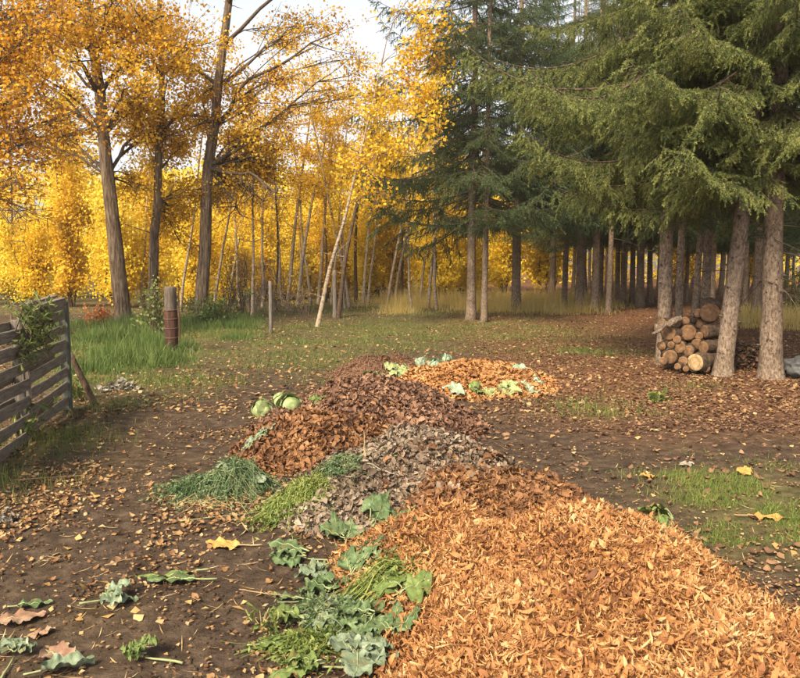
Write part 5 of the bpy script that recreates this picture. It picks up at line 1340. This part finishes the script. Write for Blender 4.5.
lying_leaf('thin green leaf with long stalk on soil before the mulch', 283, 600, .16, .05, R(165), 'kale', seed=453, stalk=.6)
# scraps right of the mulch
kale('green and yellow vegetable leaves beside the orange mulch edge', 672, 533, 6, .2, .1, R(150), 3.6, 'leaf_green', 455, 'cut_plant', 'plant', .06, 'rib', .3)
lying_leaf('pale round leaf at the edge of the orange mulch', 660, 538, .12, .1, R(120), 'kale_blue', seed=456, lobe_amp=.05, ruffle=.006)
lying_leaf('pinkish flat stalk leaf lying among the green scraps', 674, 536, .24, .04, R(0), 'leaf_pink', 'rib', 457, .2)
lying_leaf('yellow dry leaf among the scraps beside the mulch', 672, 556, .13, .09, R(20), 'leaf_yellow', 'rib_dry', 458, .2)
lying_leaf('long golden leaf lying on the grass patch', 768, 519, .25, .08, R(-15), 'leaf_yellow', 'rib_dry', 459, .3)
lying_leaf('orange leaf on the upper edge of the grass patch', 745, 474, .17, .11, R(50), 'leaf_yellow', 'rib_dry', 460, .1)
lying_leaf('white withered leaf lying by the grass patch', 687, 466, .12, .09, R(10), 'pale_stuff', 'rib_dry', 461, .1)
lying_leaf('tan leaf at the tip of the grass patch', 648, 478, .12, .09, R(10), 'leaf_yellow', 'rib_dry', 462, .1)
lying_leaf('small yellow leaf pressed on the mulch crest', 500, 542, .09, .075, R(60), 'leaf_yellow', 'rib_dry', 463, .1)
lying_leaf('broad tan leaf lying on the orange mulch slope', 412, 556, .13, .1, R(50), 'leaf_yellow', 'rib_dry', 464, .1)
lying_leaf('pale yellow round leaf on the mulch slope', 621, 560, .07, .07, R(50), 'leaf_yellow', 'rib_dry', 465, .1, lobe_amp=.05)
# sticks
def stick(label, p, q, r, mat, seed, lift=.01):
    g = np.random.default_rng(seed); A, Bq = S(*p), S(*q); t = np.linspace(0, 1, 10)[:, None]; P = A * (1 - t) + Bq * t; P[:, :2] += np.cumsum(g.normal(0, .004, (10, 2)), 0)
    P[:, 2] = np.maximum(surf_z(P[:, 0], P[:, 1]).max() * .0 + surf_z(P[:, 0], P[:, 1]), 0 * P[:, 2]) + r + lift; P[:, 2] = (P[:, 2] + np.linspace(P[0, 2], P[-1, 2], 10)) / 2 + .004
    a = Acc(); tube(a, P - A, np.linspace(r, r * .5, 10), 6); tag(link('stick', a.mesh('stick', M[mat], True), None, tuple(A)), label, 'stick')
stick('bleached thin stick lying across the grey compost', (365, 470), (398, 485), .006, 'pale_stuff', 471, .03)
stick('pale dry stalk standing out of the amber leaves', (366, 466), (362, 440), .008, 'rib_dry', 472, .05)
stick('long thin green stem lying on soil below the vegetable tops', (180, 525), (262, 515), .003, 'rib', 473)
stick('dry brown stem stretching over the leaves near the fence', (15, 482), (95, 477), .003, 'rib_dry', 474)
stick('thin yellow stem on soil beside the lobed leaf', (105, 575), (138, 565), .003, 'rib_dry', 475)
stick('pale dry root lying on soil by the orange mulch', (240, 598), (285, 607), .003, 'rib_dry', 476)

# ------------------------------------------------------------------ haze in the autumn air
def haze():
    import bmesh
    m, nt, out = newmat('haze')
    v = N(nt, 'ShaderNodeVolumePrincipled'); v.inputs['Color'].default_value = (1.0, 0.96, 0.88, 1); v.inputs['Density'].default_value = 0.0007; v.inputs['Anisotropy'].default_value = 0.2
    nt.links.new(v.outputs[0], out.inputs['Volume'])
    bm = bmesh.new(); bmesh.ops.create_cube(bm, size=1)
    me = bpy.data.meshes.new('haze'); bm.to_mesh(me); bm.free(); me.materials.append(m)
    x0, x1, y0, y1, z0, z1 = -275, 275, -30, 420, -1.5, 26
    tag(link('haze', me, None, ((x0 + x1) / 2, (y0 + y1) / 2, (z0 + z1) / 2), (0, 0, 0), (x1 - x0, y1 - y0, z1 - z0)), 'thin pale haze in the air over the clearing and wood', 'haze', kind='stuff')
haze()
